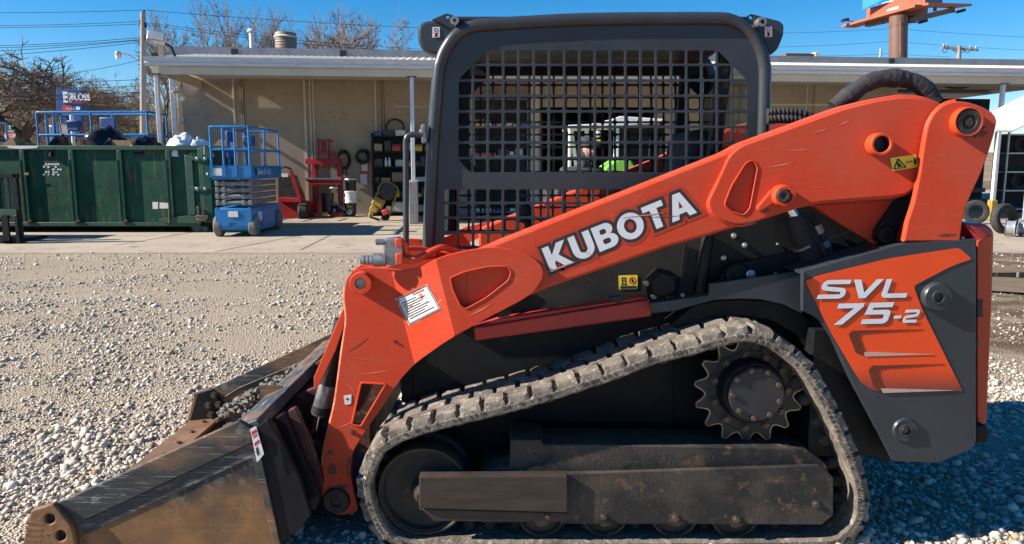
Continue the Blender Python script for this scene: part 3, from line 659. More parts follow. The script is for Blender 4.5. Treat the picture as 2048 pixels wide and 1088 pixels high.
for i, z in enumerate(lev[:-1]): stock(a0, a1, z, TWALL-.66, .6, lev[1]-lev[0]-.05, 50+i, 'the blue shelf rack', ['boxwhite','boxwhite','bluebin','redbin','bin','yellowbin'])
s = bplane(1071, 250, TWALL-.4)[0]; part('pilaster', [bbox(s-.14, s+.14, TWALL-.08, TWALL, 0, 4.0)], 'cream', bd)
# ---- yellow tilted machine cart
yb = gat(765, 442)
yc = thing('yellow_power_cart', 'yellow wheeled power tool cart tipped back in front of the shelf', 'cart', yb)
def yp(x, y, d=0): return P(x, y, yb.y+d)
part('side_rail', [tube([yp(738,432), yp(760,376)], .030, 8)], 'yellowp', yc); part('side_rail', [tube([yp(776,438,.1), yp(796,380,.1)], .030, 8)], 'yellowp', yc)
part('handle', [tube(crom([yp(760,376),yp(763,366),yp(780,366,.05),yp(793,374,.1),yp(796,382,.1)], 5), .024, 8)], 'yellowp', yc)
part('coil_drum', [xf(lathe((0,0,0), (0,1,0), [(0,-.17),(.22,-.16),(.22,-.14),(.13,-.13),(.13,.13),(.22,.14),(.22,.16),(0,.17)], 24), Matrix.Translation(yp(773,384)) @ Matrix.Rotation(.5,4,'Z'))], 'cable', yc)
for k in range(5): part('coil_turn', [torus(yp(768+k*2.5,380+k), (.5,-.8,.3), .17-.01*k, .014, 24, 5)], 'greysteel', yc)
part('motor_box', [obox(yp(757,404), (.30,.22,.26), Matrix.Rotation(.5,3,'Y'))], 'yellowp', yc, bev=.03)
part('front_box', [obox(yp(748,418,-.08), (.20,.18,.16), Matrix.Rotation(.5,3,'Y'))], 'yellowp', yc, bev=.02)
part('red_switch_box', [obox(yp(771,424,-.1), (.17,.12,.15), Matrix.Rotation(-.4,3,'Y'))], 'redbin', yc, bev=.02)
part('base_skid', [tube([yp(740,434,-.05), yp(760,440,-.05)], .03, 8), tube([yp(762,438,-.05), yp(777,432,-.02)], .035, 8)], 'black', yc)
part('wheel', [disc(771, 434, 8, yb.y, [(0,.04),(.8,.04),(1,.02),(1,-.04)], 18)], 'tyre', yc)
# ---- red landscape machine behind the lift
rb_ = gat(590, 437)
rm = thing('red_sweeper', 'red tow-behind sweeper with black hood between lift and press', 'sweeper', rb_)
part('hood', [plate([(556,352),(584,350),(600,392),(602,402),(556,402)], rb_.y+.2, .5, 4, .01)], 'bin', rm)
part('side_frame', [plate([(577,340,3),(584,340,3),(604,398),(606,404),(598,404)], rb_.y-.05, .08, 2, .008)], 'press', rm)
part('lower_body', [plate([(556,402),(604,404),(612,408),(612,436),(560,436),(556,420)], rb_.y-.05, .9, 3, .01)], 'press', rm)
part('deck', [plate([(556,395),(600,398),(604,405),(556,404)], rb_.y-.15, .5, 2, .006)], 'press', rm)
part('handle', [tube(crom([P(560,336,rb_.y),P(572,334,rb_.y),P(581,339,rb_.y),P(583,346,rb_.y)], 5), .03, 8)], 'cable', rm)
part('label_plate', [fb(561,347,574,354,.1,.12,rb_)], 'paper', rm)
part('tyre', [xf(lathe((0,0,0), (1,0,0), [(.08,-.13),(.2,-.13),(.25,-.09),(.25,.09),(.2,.13),(.08,.13)], 24), Matrix.Translation(P(606,424,rb_.y-.12)) @ Matrix.Rotation(.2,4,'Z'))], 'tyre', rm)
part('post_cap', [cyl(P(604,398,rb_.y), P(604,406,rb_.y), .05, seg=10)], 'press', rm)
# ---- right-hand bay: tyres, rims, rack, awning, jack post
def tyre(px, py, rpx, ybase, label, yaw, tilt=0, rim=False):
    b_ = gat(px, ybase); c = P(px, py, b_.y); s = scale_at(px, py, b_.y)*rpx
    th = thing('tyre', label, 'tyre', (c.x, c.y, .012), 'loose tyres by the right-hand bay')
    M = Matrix.Translation(V((c.x, c.y, s+.012))) @ Matrix.Rotation(yaw, 4, 'Z') @ Matrix.Rotation(tilt, 4, 'X')
    part('casing', [xf(lathe((0,0,0), (0,-1,0), [(.60*s,-.26*s),(.74*s,-.30*s),(.9*s,-.28*s),(1.0*s,-.18*s),(1.0*s,.18*s),(.9*s,.28*s),(.74*s,.30*s),(.60*s,.26*s),(.58*s,.0),(.60*s,-.26*s)], 36), M)], 'tyre', th)
    if rim: part('rim', [xf(lathe((0,0,0), (0,-1,0), [(.6*s,.22*s),(.56*s,.2*s),(.5*s,.05*s),(.3*s,.08*s),(.12*s,.1*s),(0,.1*s)], 30), M)], 'galv', th)
    return th
tyre(1951, 426, 24, 449, 'black tyre half hidden behind the rear hood of the loader', -.3)
tyre(2008, 440, 30, 468, 'large black tyre standing left of the bare rims', .25, -.12)
def rimw(px, py, rpx, ybase, label, yaw):
    b_ = gat(px, ybase); c = P(px, py, b_.y); s = scale_at(px, py, b_.y)*rpx
    th = thing('rim_without_tyre', label, 'rim', (c.x, c.y, .012), 'bare rims by the bay')
    M = Matrix.Translation(V((c.x, c.y, s+.012))) @ Matrix.Rotation(yaw, 4, 'Z')
    part('barrel', [xf(lathe((0,0,0), (0,-1,0), [(1.0*s,-.55*s),(.93*s,-.5*s),(.85*s,-.4*s),(.82*s,.3*s),(.93*s,.42*s),(1.0*s,.46*s),(.95*s,.47*s),(.8*s,.3*s)], 32), M)], 'galv', th)
    part('disc', [xf(lathe((0,0,0), (0,-1,0), [(.8*s,.25*s),(.5*s,.30*s),(.3*s,.36*s),(.2*s,.30*s),(0,.30*s)], 32), M)], 'greysteel', th)
    for k in range(5):
        a = 2*math.pi*k/5; part('hand_hole', [xf(lathe((.58*s*math.cos(a), -.32*s, .58*s*math.sin(a)), (0,-1,0), [(0,.01),(.12*s,.01),(.12*s,-.02)], 12), M)], 'ink', th)
rimw(2022, 458, 17, 474, 'bare silver wheel rim standing in front of the large tyre', .9)
rimw(2052, 459, 16, 474, 'bare silver wheel rim at the right edge of the picture', .5)
s0r = bplane(1958, 300, TWALL-.6)[0]
a0, a1, lev = shelf_unit('tyre_rack', 'galvanised rack holding tyres in the right-hand bay', 2018, 2130, 268, 5, TWALL-.8, .6, 'galv')
for (px, py, r, lab) in ((2043,370,17,'tyre on the middle level of the galvanised rack'),(2048,300,15,'tyre on the top level of the galvanised rack')):
    s, z = bplane(px, py, TWALL-.7); k = (bplane(px+1, py, TWALL-.7)[0]-s)*r
    zz = max([q for q in lev if q < z+.05]+[lev[0]])
    th = thing('tyre', lab, 'tyre', bw(s, TWALL-.6, zz)); part('casing', [lathe(bw(s, TWALL-.55, zz+k+.003), -N_, [(.6*k,-.26*k),(.74*k,-.3*k),(1.0*k,-.18*k),(1.0*k,.18*k),(.74*k,.3*k),(.6*k,.26*k),(.58*k,0)], 30)], 'tyre', th)
for i, (px, yb_, r) in enumerate(((1965,404,14),(1952,380,13))):
    b_ = gat(px, 440); c = P(px, yb_, b_.y+.7); th = thing('tyre', ('lower','upper')[i]+' dark tyre stacked in the bay behind the rear tower', 'tyre', c)
    s = scale_at(px, yb_, b_.y)*r*1.3; part('casing', [lathe(c, (0,0,1), [(.6*s,-.22*s),(.9*s,-.25*s),(1.0*s,-.15*s),(1.0*s,.15*s),(.9*s,.25*s),(.6*s,.22*s),(.58*s,0)], 30)], 'tyre', th)
ab = gat(2020, 462)
aw = thing('white_awning', 'white ribbed awning roof jutting in at the right edge', 'awning', (ab.x+.6, ab.y, 0))
Y0 = ab.y-.3
q4 = [P(1986,222,Y0+1.6), P(2130,150,Y0+1.6), P(2130,212,Y0), P(2024,262,Y0), P(1991,261,Y0)]
part('roof_sheet', [(q4, [(0,1,2,3,4)]), ([q_+V((0,0,-.03)) for q_ in q4], [(4,3,2,1,0)])], 'canvas', aw, smooth=False)
part('drip_edge', [bar(P(1991,261,Y0), P(2024,262,Y0), .03, .04), bar(P(2024,262,Y0), P(2130,212,Y0), .03, .04), bar(P(1986,222,Y0+1.6), P(1991,261,Y0), .03, .03)], 'canvas', aw)
for x in (2060, 2120): part('awning_post', [cyl(V((P(x,300,Y0+.8).x,Y0+.8,.012)), V((P(x,300,Y0+.8).x,Y0+.8,2.1)), .03, seg=8)], 'galv', aw)
# ================================================================ green roll-off dumpster
db = gat(200, 466); YD = db.y
zt_ = P(200, 291, YD).z; zb_ = P(200, 452, YD).z
xl = P(-160, 400, YD).x; xr = P(420, 400, YD).x
dm = thing('roll_off_dumpster', 'long green steel roll-off dumpster heaped with rubbish', 'dumpster', ((xl+xr)/2, YD+1.1, .012))
XD = P(382, 400, YD).x                                  # where the tail frame begins
wall_d = part('side_wall', [box(xl, XD, YD+.07, YD+.10, zb_, zt_-.06)], 'greend', dm)
part('far_wall', [box(xl, XD, YD+2.3, YD+2.34, zb_, zt_-.02)], 'greend', dm); part('floor', [box(xl, xr-.3, YD+.1, YD+2.3, zb_-.02, zb_+.06)], 'greend', dm)
part('end_wall', [box(XD+.1, XD+.16, YD+.1, YD+2.3, zb_, zt_-.03)], 'greend', dm)
part('top_rail', [box(xl, xr-.02, YD+.0, YD+.12, zt_-.10, zt_)], 'greenrail', dm, bev=.012)
part('far_rail', [box(xl, xr-.02, YD+2.26, YD+2.38, zt_-.10, zt_)], 'greenrail', dm, bev=.012)
part('bottom_rail', [box(xl, P(400,450,YD).x, YD+.0, YD+.10, zb_, zb_+.085)], 'greenrail', dm, bev=.01)
part('main_skid', [box(xl, P(392,450,YD).x, YD+.35, YD+.5, .10, zb_)], 'black', dm); part('main_skid', [box(xl, P(392,450,YD).x, YD+1.7, YD+1.85, .10, zb_)], 'black', dm)
for px in (-40, 50, 147, 243, 340):
    x = P(px, 380, YD).x
    rib = part('side_rib', [box(x-.055, x+.055, YD+.0, YD+.07, zb_+.085, zt_-.10)], 'greend', dm, bev=.015)
    part('rib_foot', [xf(box(-.06,.06,-.03,.03,0,.05), Matrix.Translation((x+.05, YD-.0, zb_+.085)) @ Matrix.Rotation(-.5,4,'Y'))], 'bolt', rib)
    part('rib_bead', [bar((x-.058, YD-.004, zb_+.1), (x-.058, YD-.004, zt_-.30), .01, .012)], 'greenrail', rib)
def dbx(px0, py0, px1, py1, d0, d1): a = P(px0, py1, YD); c = P(px1, py0, YD); return box(a.x, c.x, YD+d0, YD+d1, a.z, c.z)
part('tail_post', [dbx(377,310,385,430,-.03,.07)], 'greenrail', dm, bev=.01); part('tail_post', [dbx(404,296,410,440,-.02,.10)], 'greenrail', dm, bev=.01)
part('gate_panel', [dbx(386,300,403,432,.02,.06)], 'greend', dm, bev=.01); part('gate_post', [dbx(411,294,420,445,-.04,.14)], 'greend', dm, bev=.012)
for y in (318, 378):
    hg = part('hinge_arm', [plate([(376,y-3),(385,y-6),(410,y-2),(416,y-1),(416,y+4),(398,y+6),(384,y+2)], YD-.06, .05, 2, .006)], 'greenrail', dm)
    for x in (394, 410): part('hinge_bolt', [disc(x, y-1, 3, YD-.062, [(0,.02),(.7,.02),(1,.01),(1,-.01)], 10)], 'zinc', hg)
part('support_arm', [plate([(316,440),(322,437),(375,431),(402,433),(402,447),(330,446)], YD-.05, .05, 2, .006)], 'greenrail', dm)
part('ratchet_bar', [tube([P(338,410,YD-.06), P(339,446,YD-.06)], .02, 8)], 'bolt', dm)
part('ratchet', [dbx(396,430,420,437,-.12,.02), dbx(397,412,401,430,-.09,-.05), dbx(398,437,418,442,-.14,.0)], 'bolt', dm, bev=.01)
part('rear_skid', [plate([(380,452),(415,452),(415,466,6),(408,474,6),(394,474,8),(386,462,6)], YD+.05, .16, 4, .01)], 'greenrail', dm)
part('rear_roller', [cyl(P(402,464,YD+.02), P(402,464,YD+.32), .07, seg=18)], 'grime', dm)
def flake_sticker(px0, py0, px1, py1, n, seed, m, gap):
    r = random.Random(seed); gs = []
    for i in range(n):
        for j in range(max(2, int(n*(py1-py0)/(px1-px0)))):
            if r.random() < gap: continue
            u = px0+(px1-px0)*(i+.5)/n; v = py0+(py1-py0)*(j+.5)/max(2, int(n*(py1-py0)/(px1-px0))); s = (px1-px0)/n*.62
            pts = [(u+s*math.cos(a)*r.uniform(.5,1.2), v+s*math.sin(a)*r.uniform(.4,1.0)) for a in (0,1.05,2.1,3.14,4.2,5.2)]
            part('sticker_flake', [plate(pts, YD+.0655, .001, 0, 0)], m, dm, smooth=False)
flake_sticker(80, 326, 124, 352, 9, 4, 'paper', .42)
part('paper_tag', [plate([(305,404),(316,404),(316,418),(305,418)], YD+.066, .002, 0, 0)], 'paper', dm); part('paper_tag', [plate([(319,405),(338,406),(338,417),(319,417)], YD+.066, .002, 0, 0)], 'paper', dm)
part('reflector', [plate([(48,345),(57,345),(57,350),(48,350)], YD-.006, .004, 0, 0)], 'yellowp', dm); part('reflector', [plate([(412,345),(416,345),(416,350),(412,350)], YD-.046, .004, 0, 0)], 'paper', dm)
part('torn_liner', [plate([(14,291),(76,292),(74,296),(40,298),(16,296)], YD-.004, .003, 1, 0)], 'paper', dm); part('torn_liner', [plate([(407,293),(408.5,293),(408.5,310),(407,308)], YD-.044, .003, 0, 0)], 'paper', dm)
# rubbish heaped on top
def bag(name, px0, px1, ytop, ybot, Yo, m, label, seed, depth=.9, cat='bag'):
    r = random.Random(seed); a = P(px0, ybot, YD+Yo); c = P(px1, ytop, YD+Yo); cx = (a.x+c.x)/2; rx = (c.x-a.x)/2; h = c.z-a.z+.30
    vs = []; fs = []; n, mm = 18, 28
    for i in range(n+1):
        th = math.pi*.5*i/n
        for j in range(mm):
            ph = 2*math.pi*j/mm; d = V((math.cos(ph)*math.cos(th), math.sin(ph)*math.cos(th), math.sin(th)))
            f = 1+.22*mnoise.noise(d*1.6+V((seed,0,0)))+.12*mnoise.noise(d*4+V((0,seed,0)))+.07*abs(mnoise.noise(d*9+V((0,0,seed))))
            vs.append(V((cx+d.x*rx*f, YD+Yo+d.y*depth*.5*f, a.z-.25+d.z*h*f)))
    for i in range(n):
        for j in range(mm): fs.append((i*mm+j, i*mm+(j+1) % mm, (i+1)*mm+(j+1) % mm, (i+1)*mm+j))
    return single(name, [(vs, fs)], m, label, cat)
bag('rubbish_bag', 163, 255, 262, 291, .6, 'bagblack', 'big black rubbish bag bulging over the dumpster rim', 3)
bag('rubbish_bag', 262, 320, 277, 291, .5, 'bagblack', 'flat black rubbish bag left of the white sheet', 5)
bag('rubbish_bag', 108, 136, 277, 291, .5, 'bagblack', 'small crumpled black bag near the left of the dumpster', 8)
bag('plastic_sheet', 330, 398, 275, 291, .5, 'bagwhite', 'white plastic sheet billowing over the dumpster rim', 11, .8, 'plastic sheet')
bag('plastic_sheet', 372, 422, 282, 291, .55, 'bagwhite', 'low fold of white plastic at the dumpster corner', 13, .6, 'plastic sheet')
def cardb(pts, Y, th, label, name='cardboard_sheet'):
    single(name, [plate(pts, Y, th, 0, .002)], 'card', label, 'cardboard', smooth=False)
cardb([(204,291),(222,280),(262,281),(268,291)], YD+.3, .5, 'open cardboard box in front of the big black bag')
cardb([(2,290),(26,276),(33,291)], YD+.25, .4, 'folded cardboard at the left end of the dumpster')
cardb([(33,290),(36,285),(54,286),(56,291)], YD+.4, .3, 'torn brown cardboard strip near the left end')
cardb([(428,291),(438,279),(450,284),(452,292)], YD+1.2, .3, 'cardboard flap behind the scissor lift guard rail')
# ================================================================ blue scissor lift
lb0 = gat(478, 474)
def scissor(root_label, name='scissor_lift', group=None):
    """local frame: x along the machine, y across, z up; front end (steps) at x=0, length 2.3"""
    th = thing(name, root_label, 'scissor lift', (0,0,0), group)
    base = part('chassis', [slabY([fillet2([(0,.16),(.12,.10),(2.3,.10),(2.4,.2),(2.4,.60),(0,.60)], .03)], -.38, .76, .008)], 'blue', th)
    part('chassis_front', [xf(slabY([fillet2([(-.36,.22),(-.10,.22),(-.07,.30),(.07,.30),(.10,.22),(.36,.22),(.38,.56),(.34,.64),(.30,.58),(-.30,.58),(-.34,.64),(-.38,.56)], .02)], -.03, .05, .005), Matrix.Rotation(-math.pi/2, 4, 'Z'))], 'blue', base)
    part('front_plate', [box(-.045,-.03,-.10,.10,.42,.54)], 'paper', base); part('decal', [box(.4,.8,-.392,-.386,.30,.50)], 'paper', base)
    part('decal', [box(1.2,1.6,-.392,-.386,.24,.44)], 'paper', base); part('side_door', [box(.7,1.7,-.40,-.383,.16,.56)], 'blue', base, bev=.01)
    for x in (.18, 2.1):
        for y in (-.36, .36):
            wh = part('wheel', [lathe((x,y,.225), (0,-1,0), [(.06,-.075),(.20,-.075),(.225,-.055),(.225,.055),(.20,.075),(.06,.075)], 28)], 'greytyre', th)
            part('hub', [lathe((x,y,.225), (0,-1 if y < 0 else 1,0), [(0,.08),(.05,.08),(.06,.06),(.1,.05),(.1,0)], 16)], 'blue', wh)
    for k in range(4):
        z = .66+k*.135
        for y in (-.30, .30): part('scissor_arm', [box(.08, 2.2, y-.03, y+.03, z, z+.10)], 'greyarm', th, bev=.01)
        part('cross_tube', [cyl((.12,-.33,z+.05), (.12,.33,z+.05), .055, seg=14)], 'greyarm', th)
        for y in (-.34,-.2,.2,.34): part('pivot_clamp', [box(.06,.18,y-.035,y+.035,z-.005,z+.105)], 'greyarm', th, bev=.01)
    pf = part('platform', [box(-.02,2.36,-.40,.40,1.20,1.26)], 'blue', th, bev=.008)
    for (a, b) in (((-.03,-.40),(-.03,.40)),((-.03,-.41),(2.37,-.41)),((-.03,.41),(2.37,.41)),((2.37,-.40),(2.37,.40))):
        part('toe_board', [bar((*a,1.36), (*b,1.36), .02, .24)], 'blue', pf)
    rl = part('guard_rail', [tube(fillet([V((-.02,-.39,z)),V((-.02,.39,z)),V((2.36,.39,z)),V((2.36,-.39,z))], .05, 4), .024, 8, closed=True) for z in (1.82,2.28)], 'blue', th)
    for (x, y) in ((-.02,-.39),(-.02,.39),(2.36,-.39),(2.36,.39),(1.15,-.39),(1.15,.39),(-.02,-.1),(-.02,.14)):
        part('rail_post', [tube([V((x,y,1.26)), V((x,y,2.28))], .024, 8), box(x-.035,x+.035,y-.035,y+.035,1.26,1.5)], 'blue', th)
    part('toe_decal', [box(.2,.34,-.424,-.421,1.30,1.44)], 'ink', pf); part('manual_box', [box(.9,1.25,.30,.375,1.65,2.22)], 'dkblue', pf, bev=.02)
    part('control_box', [box(.55,.8,-.30,-.10,1.9,2.12)], 'dkblue', pf, bev=.02); part('placard', [box(.93,1.22,.292,.298,1.85,2.0)], 'paper', pf)
    part('placard', [box(-.048,-.042,.18,.38,1.28,1.43)], 'paper', pf)
    return th, pf
def fillet2(p, r): return [tuple(q) for q in fillet(p, r, 3)]
lift, lpf = scissor('blue scissor lift with grey folded arms beside the green dumpster')
yaw = math.radians(93)
wordg = on_frame(text('Genie GS-2632', .17, .012), V((.42,-.4235,1.30)), V((1,0,0)), V((0,0,1)))
part('lettering', [wordg], 'white', lpf, smooth=False)
Ml = Matrix.Translation(V((lb0.x-.05, lb0.y-.1, .012))) @ Matrix.Rotation(yaw, 4, 'Z')
# orient: front (x=0) faces the camera, right-hand side faces right
def place(root, M):
    root.matrix_basis = M @ WM[root.name]; 
    def rec(a):
        for c in KIDS(a): WM[c.name] = M @ WM[c.name]; rec(c)
    WMs = {}
    rec(root); WM[root.name] = root.matrix_basis.copy()
lift_src = {o.name: WM[o.name].copy() for o in [lift]}
# two taller lifts parked behind the dumpster
def dup2(root, M, label, name=None):
    r = root.copy(); COL.objects.link(r); r.matrix_basis = M; r['label'] = label; WM[r.name] = M
    def rec(a, b):
        for ch in KIDS(a):
            c_ = ch.copy(); COL.objects.link(c_); c_.parent = b; rec(ch, c_)
    rec(root, r); return r
for (px, py, sc_, yw, lab) in ((118, 452, 1.0, -3, 'far blue lift platform rising behind the right half of the dumpster'), (-190, 450, 1.0, 0, 'far blue lift platform rising behind the left end of the dumpster')):
    g_ = G(px, 444); s_ = (P(px, 228 if px > 100 else 245, g_.y).z)/2.28
    M = Matrix.Translation((g_.x, g_.y, .012)) @ Matrix.Rotation(math.radians(yw), 4, 'Z') @ Matrix.Diagonal((s_*.98, s_*1.0, s_, 1))
    dup2(lift, M, lab)
lift.matrix_basis = Ml
# white and grey cabinets among the lifts
for k, (x0, x1, y0) in enumerate(((98,106,250),(107,116,246),(117,122,248))):
    g_ = G(x0, 443); a = P(x0, y0, g_.y); c = P(x1, y0, g_.y)
    th = thing('grey_panel', ('left','middle','right')[k]+' of three tall grey panels behind the dumpster', 'panel', (a.x, g_.y, 0)); part('sheet', [box(a.x, c.x, g_.y, g_.y+.3, .012, c.z)], 'galv', th, bev=.02); part('edge_trim', [box(a.x+.01, a.x+.03, g_.y-.01, g_.y-.001, .1, c.z-.05)], 'whitemetal', th)
g_ = G(140, 443); a = P(138, 230, g_.y); c = P(143, 230, g_.y)
single('white_mast', [box(a.x, c.x, g_.y, g_.y+.1, .012, c.z)], 'white', 'white upright mast under the blue pole sign', 'mast', bev=.02)
# ================================================================ black fork carriage cropped by the left edge
fb_ = gat(20, 488); YF = fb_.y
fk = thing('pallet_fork_carriage', 'black pallet fork carriage cropped by the left edge', 'fork carriage', (fb_.x-.6, YF, .012))
def fx(px, py, d=0): return P(px, py, YF+d)
part('end_post', [box(fx(31,400).x, fx(39,400).x, YF-.03, YF+.05, .03, fx(35,348).z)], 'black', fk, bev=.01)
part('top_bar', [box(fx(-260,350).x, fx(36,350).x, YF-.03, YF+.05, fx(0,356).z, fx(0,347).z)], 'black', fk, bev=.01)
part('mid_bar', [box(fx(-260,420).x, fx(36,420).x, YF-.05, YF+.06, fx(0,436).z, fx(0,418).z)], 'greenrail', fk, bev=.01)
part('low_bar', [box(fx(-260,460).x, fx(36,460).x, YF-.05, YF+.06, fx(0,486).z, fx(0,474).z)], 'black', fk, bev=.01)
for px in (-90,-60,-30,-8,8,20,28): part('grille_bar', [box(fx(px,400).x-.014, fx(px,400).x+.014, YF-.01, YF+.01, fx(0,420).z, fx(0,356).z)], 'black', fk)
for px in (-80, 12): part('fork_tine', [box(fx(px,400).x-.06, fx(px,400).x+.06, YF-.10, YF-.05, .03, fx(0,430).z), box(fx(px,400).x-.06, fx(px,400).x+.06, YF-.10+.0, YF+1.1, .02, .07)], 'black', fk)
part('lower_leg', [box(fx(30,400).x, fx(37,400).x, YF-.08, YF-.03, .02, fx(0,430).z)], 'black', fk, bev=.01)
part('mast', [box(fx(-170,400).x, fx(-140,400).x, YF+.1, YF+.25, .05, 2.0), box(fx(-250,400).x, fx(-220,400).x, YF+.1, YF+.25, .05, 2.0)], 'black', fk)
xa_, xb_ = fx(-560,400).x, fx(-130,400).x
part('truck_body', [slabY([[tuple(q) for q in fillet([(xa_,.35),(xb_,.35),(xb_,.85),(xb_-1.1,.95),(xb_-1.3,1.25),(xa_+.1,1.25),(xa_,1.1)], .12, 4)]], YF+.3, .9, .02)], 'dkblue', fk)
for x in (xa_+.6, xb_-.6):
    for yy in (YF+.22, YF+1.28): part('truck_wheel', [lathe((x,yy,.36), (0,-1,0), [(.0,.1),(.18,.1),(.2,.12),(.3,.12),(.35,.08),(.35,-.08),(.3,-.12),(.1,-.12)], 28)], 'tyre', fk)
for x in (xa_+1.2, xb_-.95):
    for yy in (YF+.36, YF+1.12): part('guard_post', [bar((x,yy,.9), (x-.08,yy,2.1), .06, .06)], 'black', fk)
part('overhead_guard', [slabY([[(xa_+1.0,2.08),(xb_-.9,2.08),(xb_-.95,2.16),(xa_+1.05,2.16)]], YF+.3, .9, .01)], 'black', fk)
part('truck_seat', [box(xa_+1.3,xa_+1.75,YF+.5,YF+1.0,1.0,1.15), box(xa_+1.2,xa_+1.32,YF+.5,YF+1.0,1.1,1.65)], 'blackrub', fk, bev=.03)
# ================================================================ white-cabbed digger and person behind the loader
gd = V((1.15, 6.3, .012))
dg = thing('mini_digger', 'white-cabbed mini digger with lime green hood seen through the loader cab', 'digger', gd)
YG = 7.2
def stadium(x0, x1, z0, z1): r = (z1-z0)/2; return [(x1-r+r*math.cos(a), z0+r+r*math.sin(a)) for a in [-math.pi/2+math.pi*k/12 for k in range(13)]]+[(x0+r+r*math.cos(a), z0+r+r*math.sin(a)) for a in [math.pi/2+math.pi*k/12 for k in range(13)]]
for yy in (YG-.12, YG+.92):
    tk = part('crawler_track', [slabY([stadium(.3,2.2,.012,.50), stadium(.36,2.14,.07,.44)], yy, .30, .01)], 'tyre', dg)
    part('track_side', [slabY([stadium(.62,1.88,.14,.38)], yy+.04, .2, .01)], 'dark', tk)
    for x in (.55, 1.95): part('track_wheel', [lathe((x,yy+.03,.256), (0,-1,0), [(0,.0),(.08,.0),(.1,-.02),(.17,-.02),(.18,0),(.18,-.2)], 24)], 'greyarm', tk)
    for k in range(22): part('track_pad', [box(.52+k*.068,.56+k*.068,yy-.005,yy+.305,.495,.515)], 'tyre', tk)
part('slew_base', [lathe((1.25,YG+.55,.45), (0,0,1), [(.42,0),(.45,.06),(.40,.18)], 32)], 'dark', dg)
part('house', [box(.45,2.1,YG,YG+1.1,.62,1.25)], 'dark', dg, bev=.06)
part('hood', [plate([(1200,350),(1215,332),(1240,316),(1262,320),(1275,340),(1275,420),(1200,420)], YG-.2, .9, 6, .02)], 'lime', dg)
for (x0, x1, y0, m) in ((1137,1143,252,'white'),(1228,1238,246,'white'),(1298,1306,240,'black'),(1320,1326,238,'black')):
    part('cab_post', [box(P(x0,300,YG).x, P(x1,300,YG).x, YG, YG+.09, 1.0, P(x0,y0,YG).z)], m, dg, bev=.01)
part('cab_post', [bar(P(1142,254,YG), P(1152,330,YG+.3), .04, .05), bar(P(1172,252,YG), P(1180,330,YG+.2), .04, .05)], 'white', dg)
part('cab_roof', [plate([(1136,250,3),(1180,248,3),(1225,238,8),(1240,232,4),(1330,238,4),(1332,246),(1240,252),(1136,256)], YG-.05, 1.1, 2, .01)], 'white', dg)
part('head_lamp', [disc(1195,268,7,YG-.02,[(0,.03),(.8,.02),(1,0),(1,-.05)], 18)], 'white', dg); part('lamp_tag', [plate([(1192,279),(1201,279),(1201,284),(1192,284)], YG-.03, .01, 0, 0)], 'yellow', dg)
part('cab_wall', [box(P(1240,300,YG).x, P(1330,300,YG).x, YG+.3, YG+.34, 1.0, P(1280,250,YG).z)], 'dark', dg)
part('blade_arm', [tube([P(1265,342,YG-.4), P(1297,331,YG-.4)], .035, 8)], 'orange2', dg)
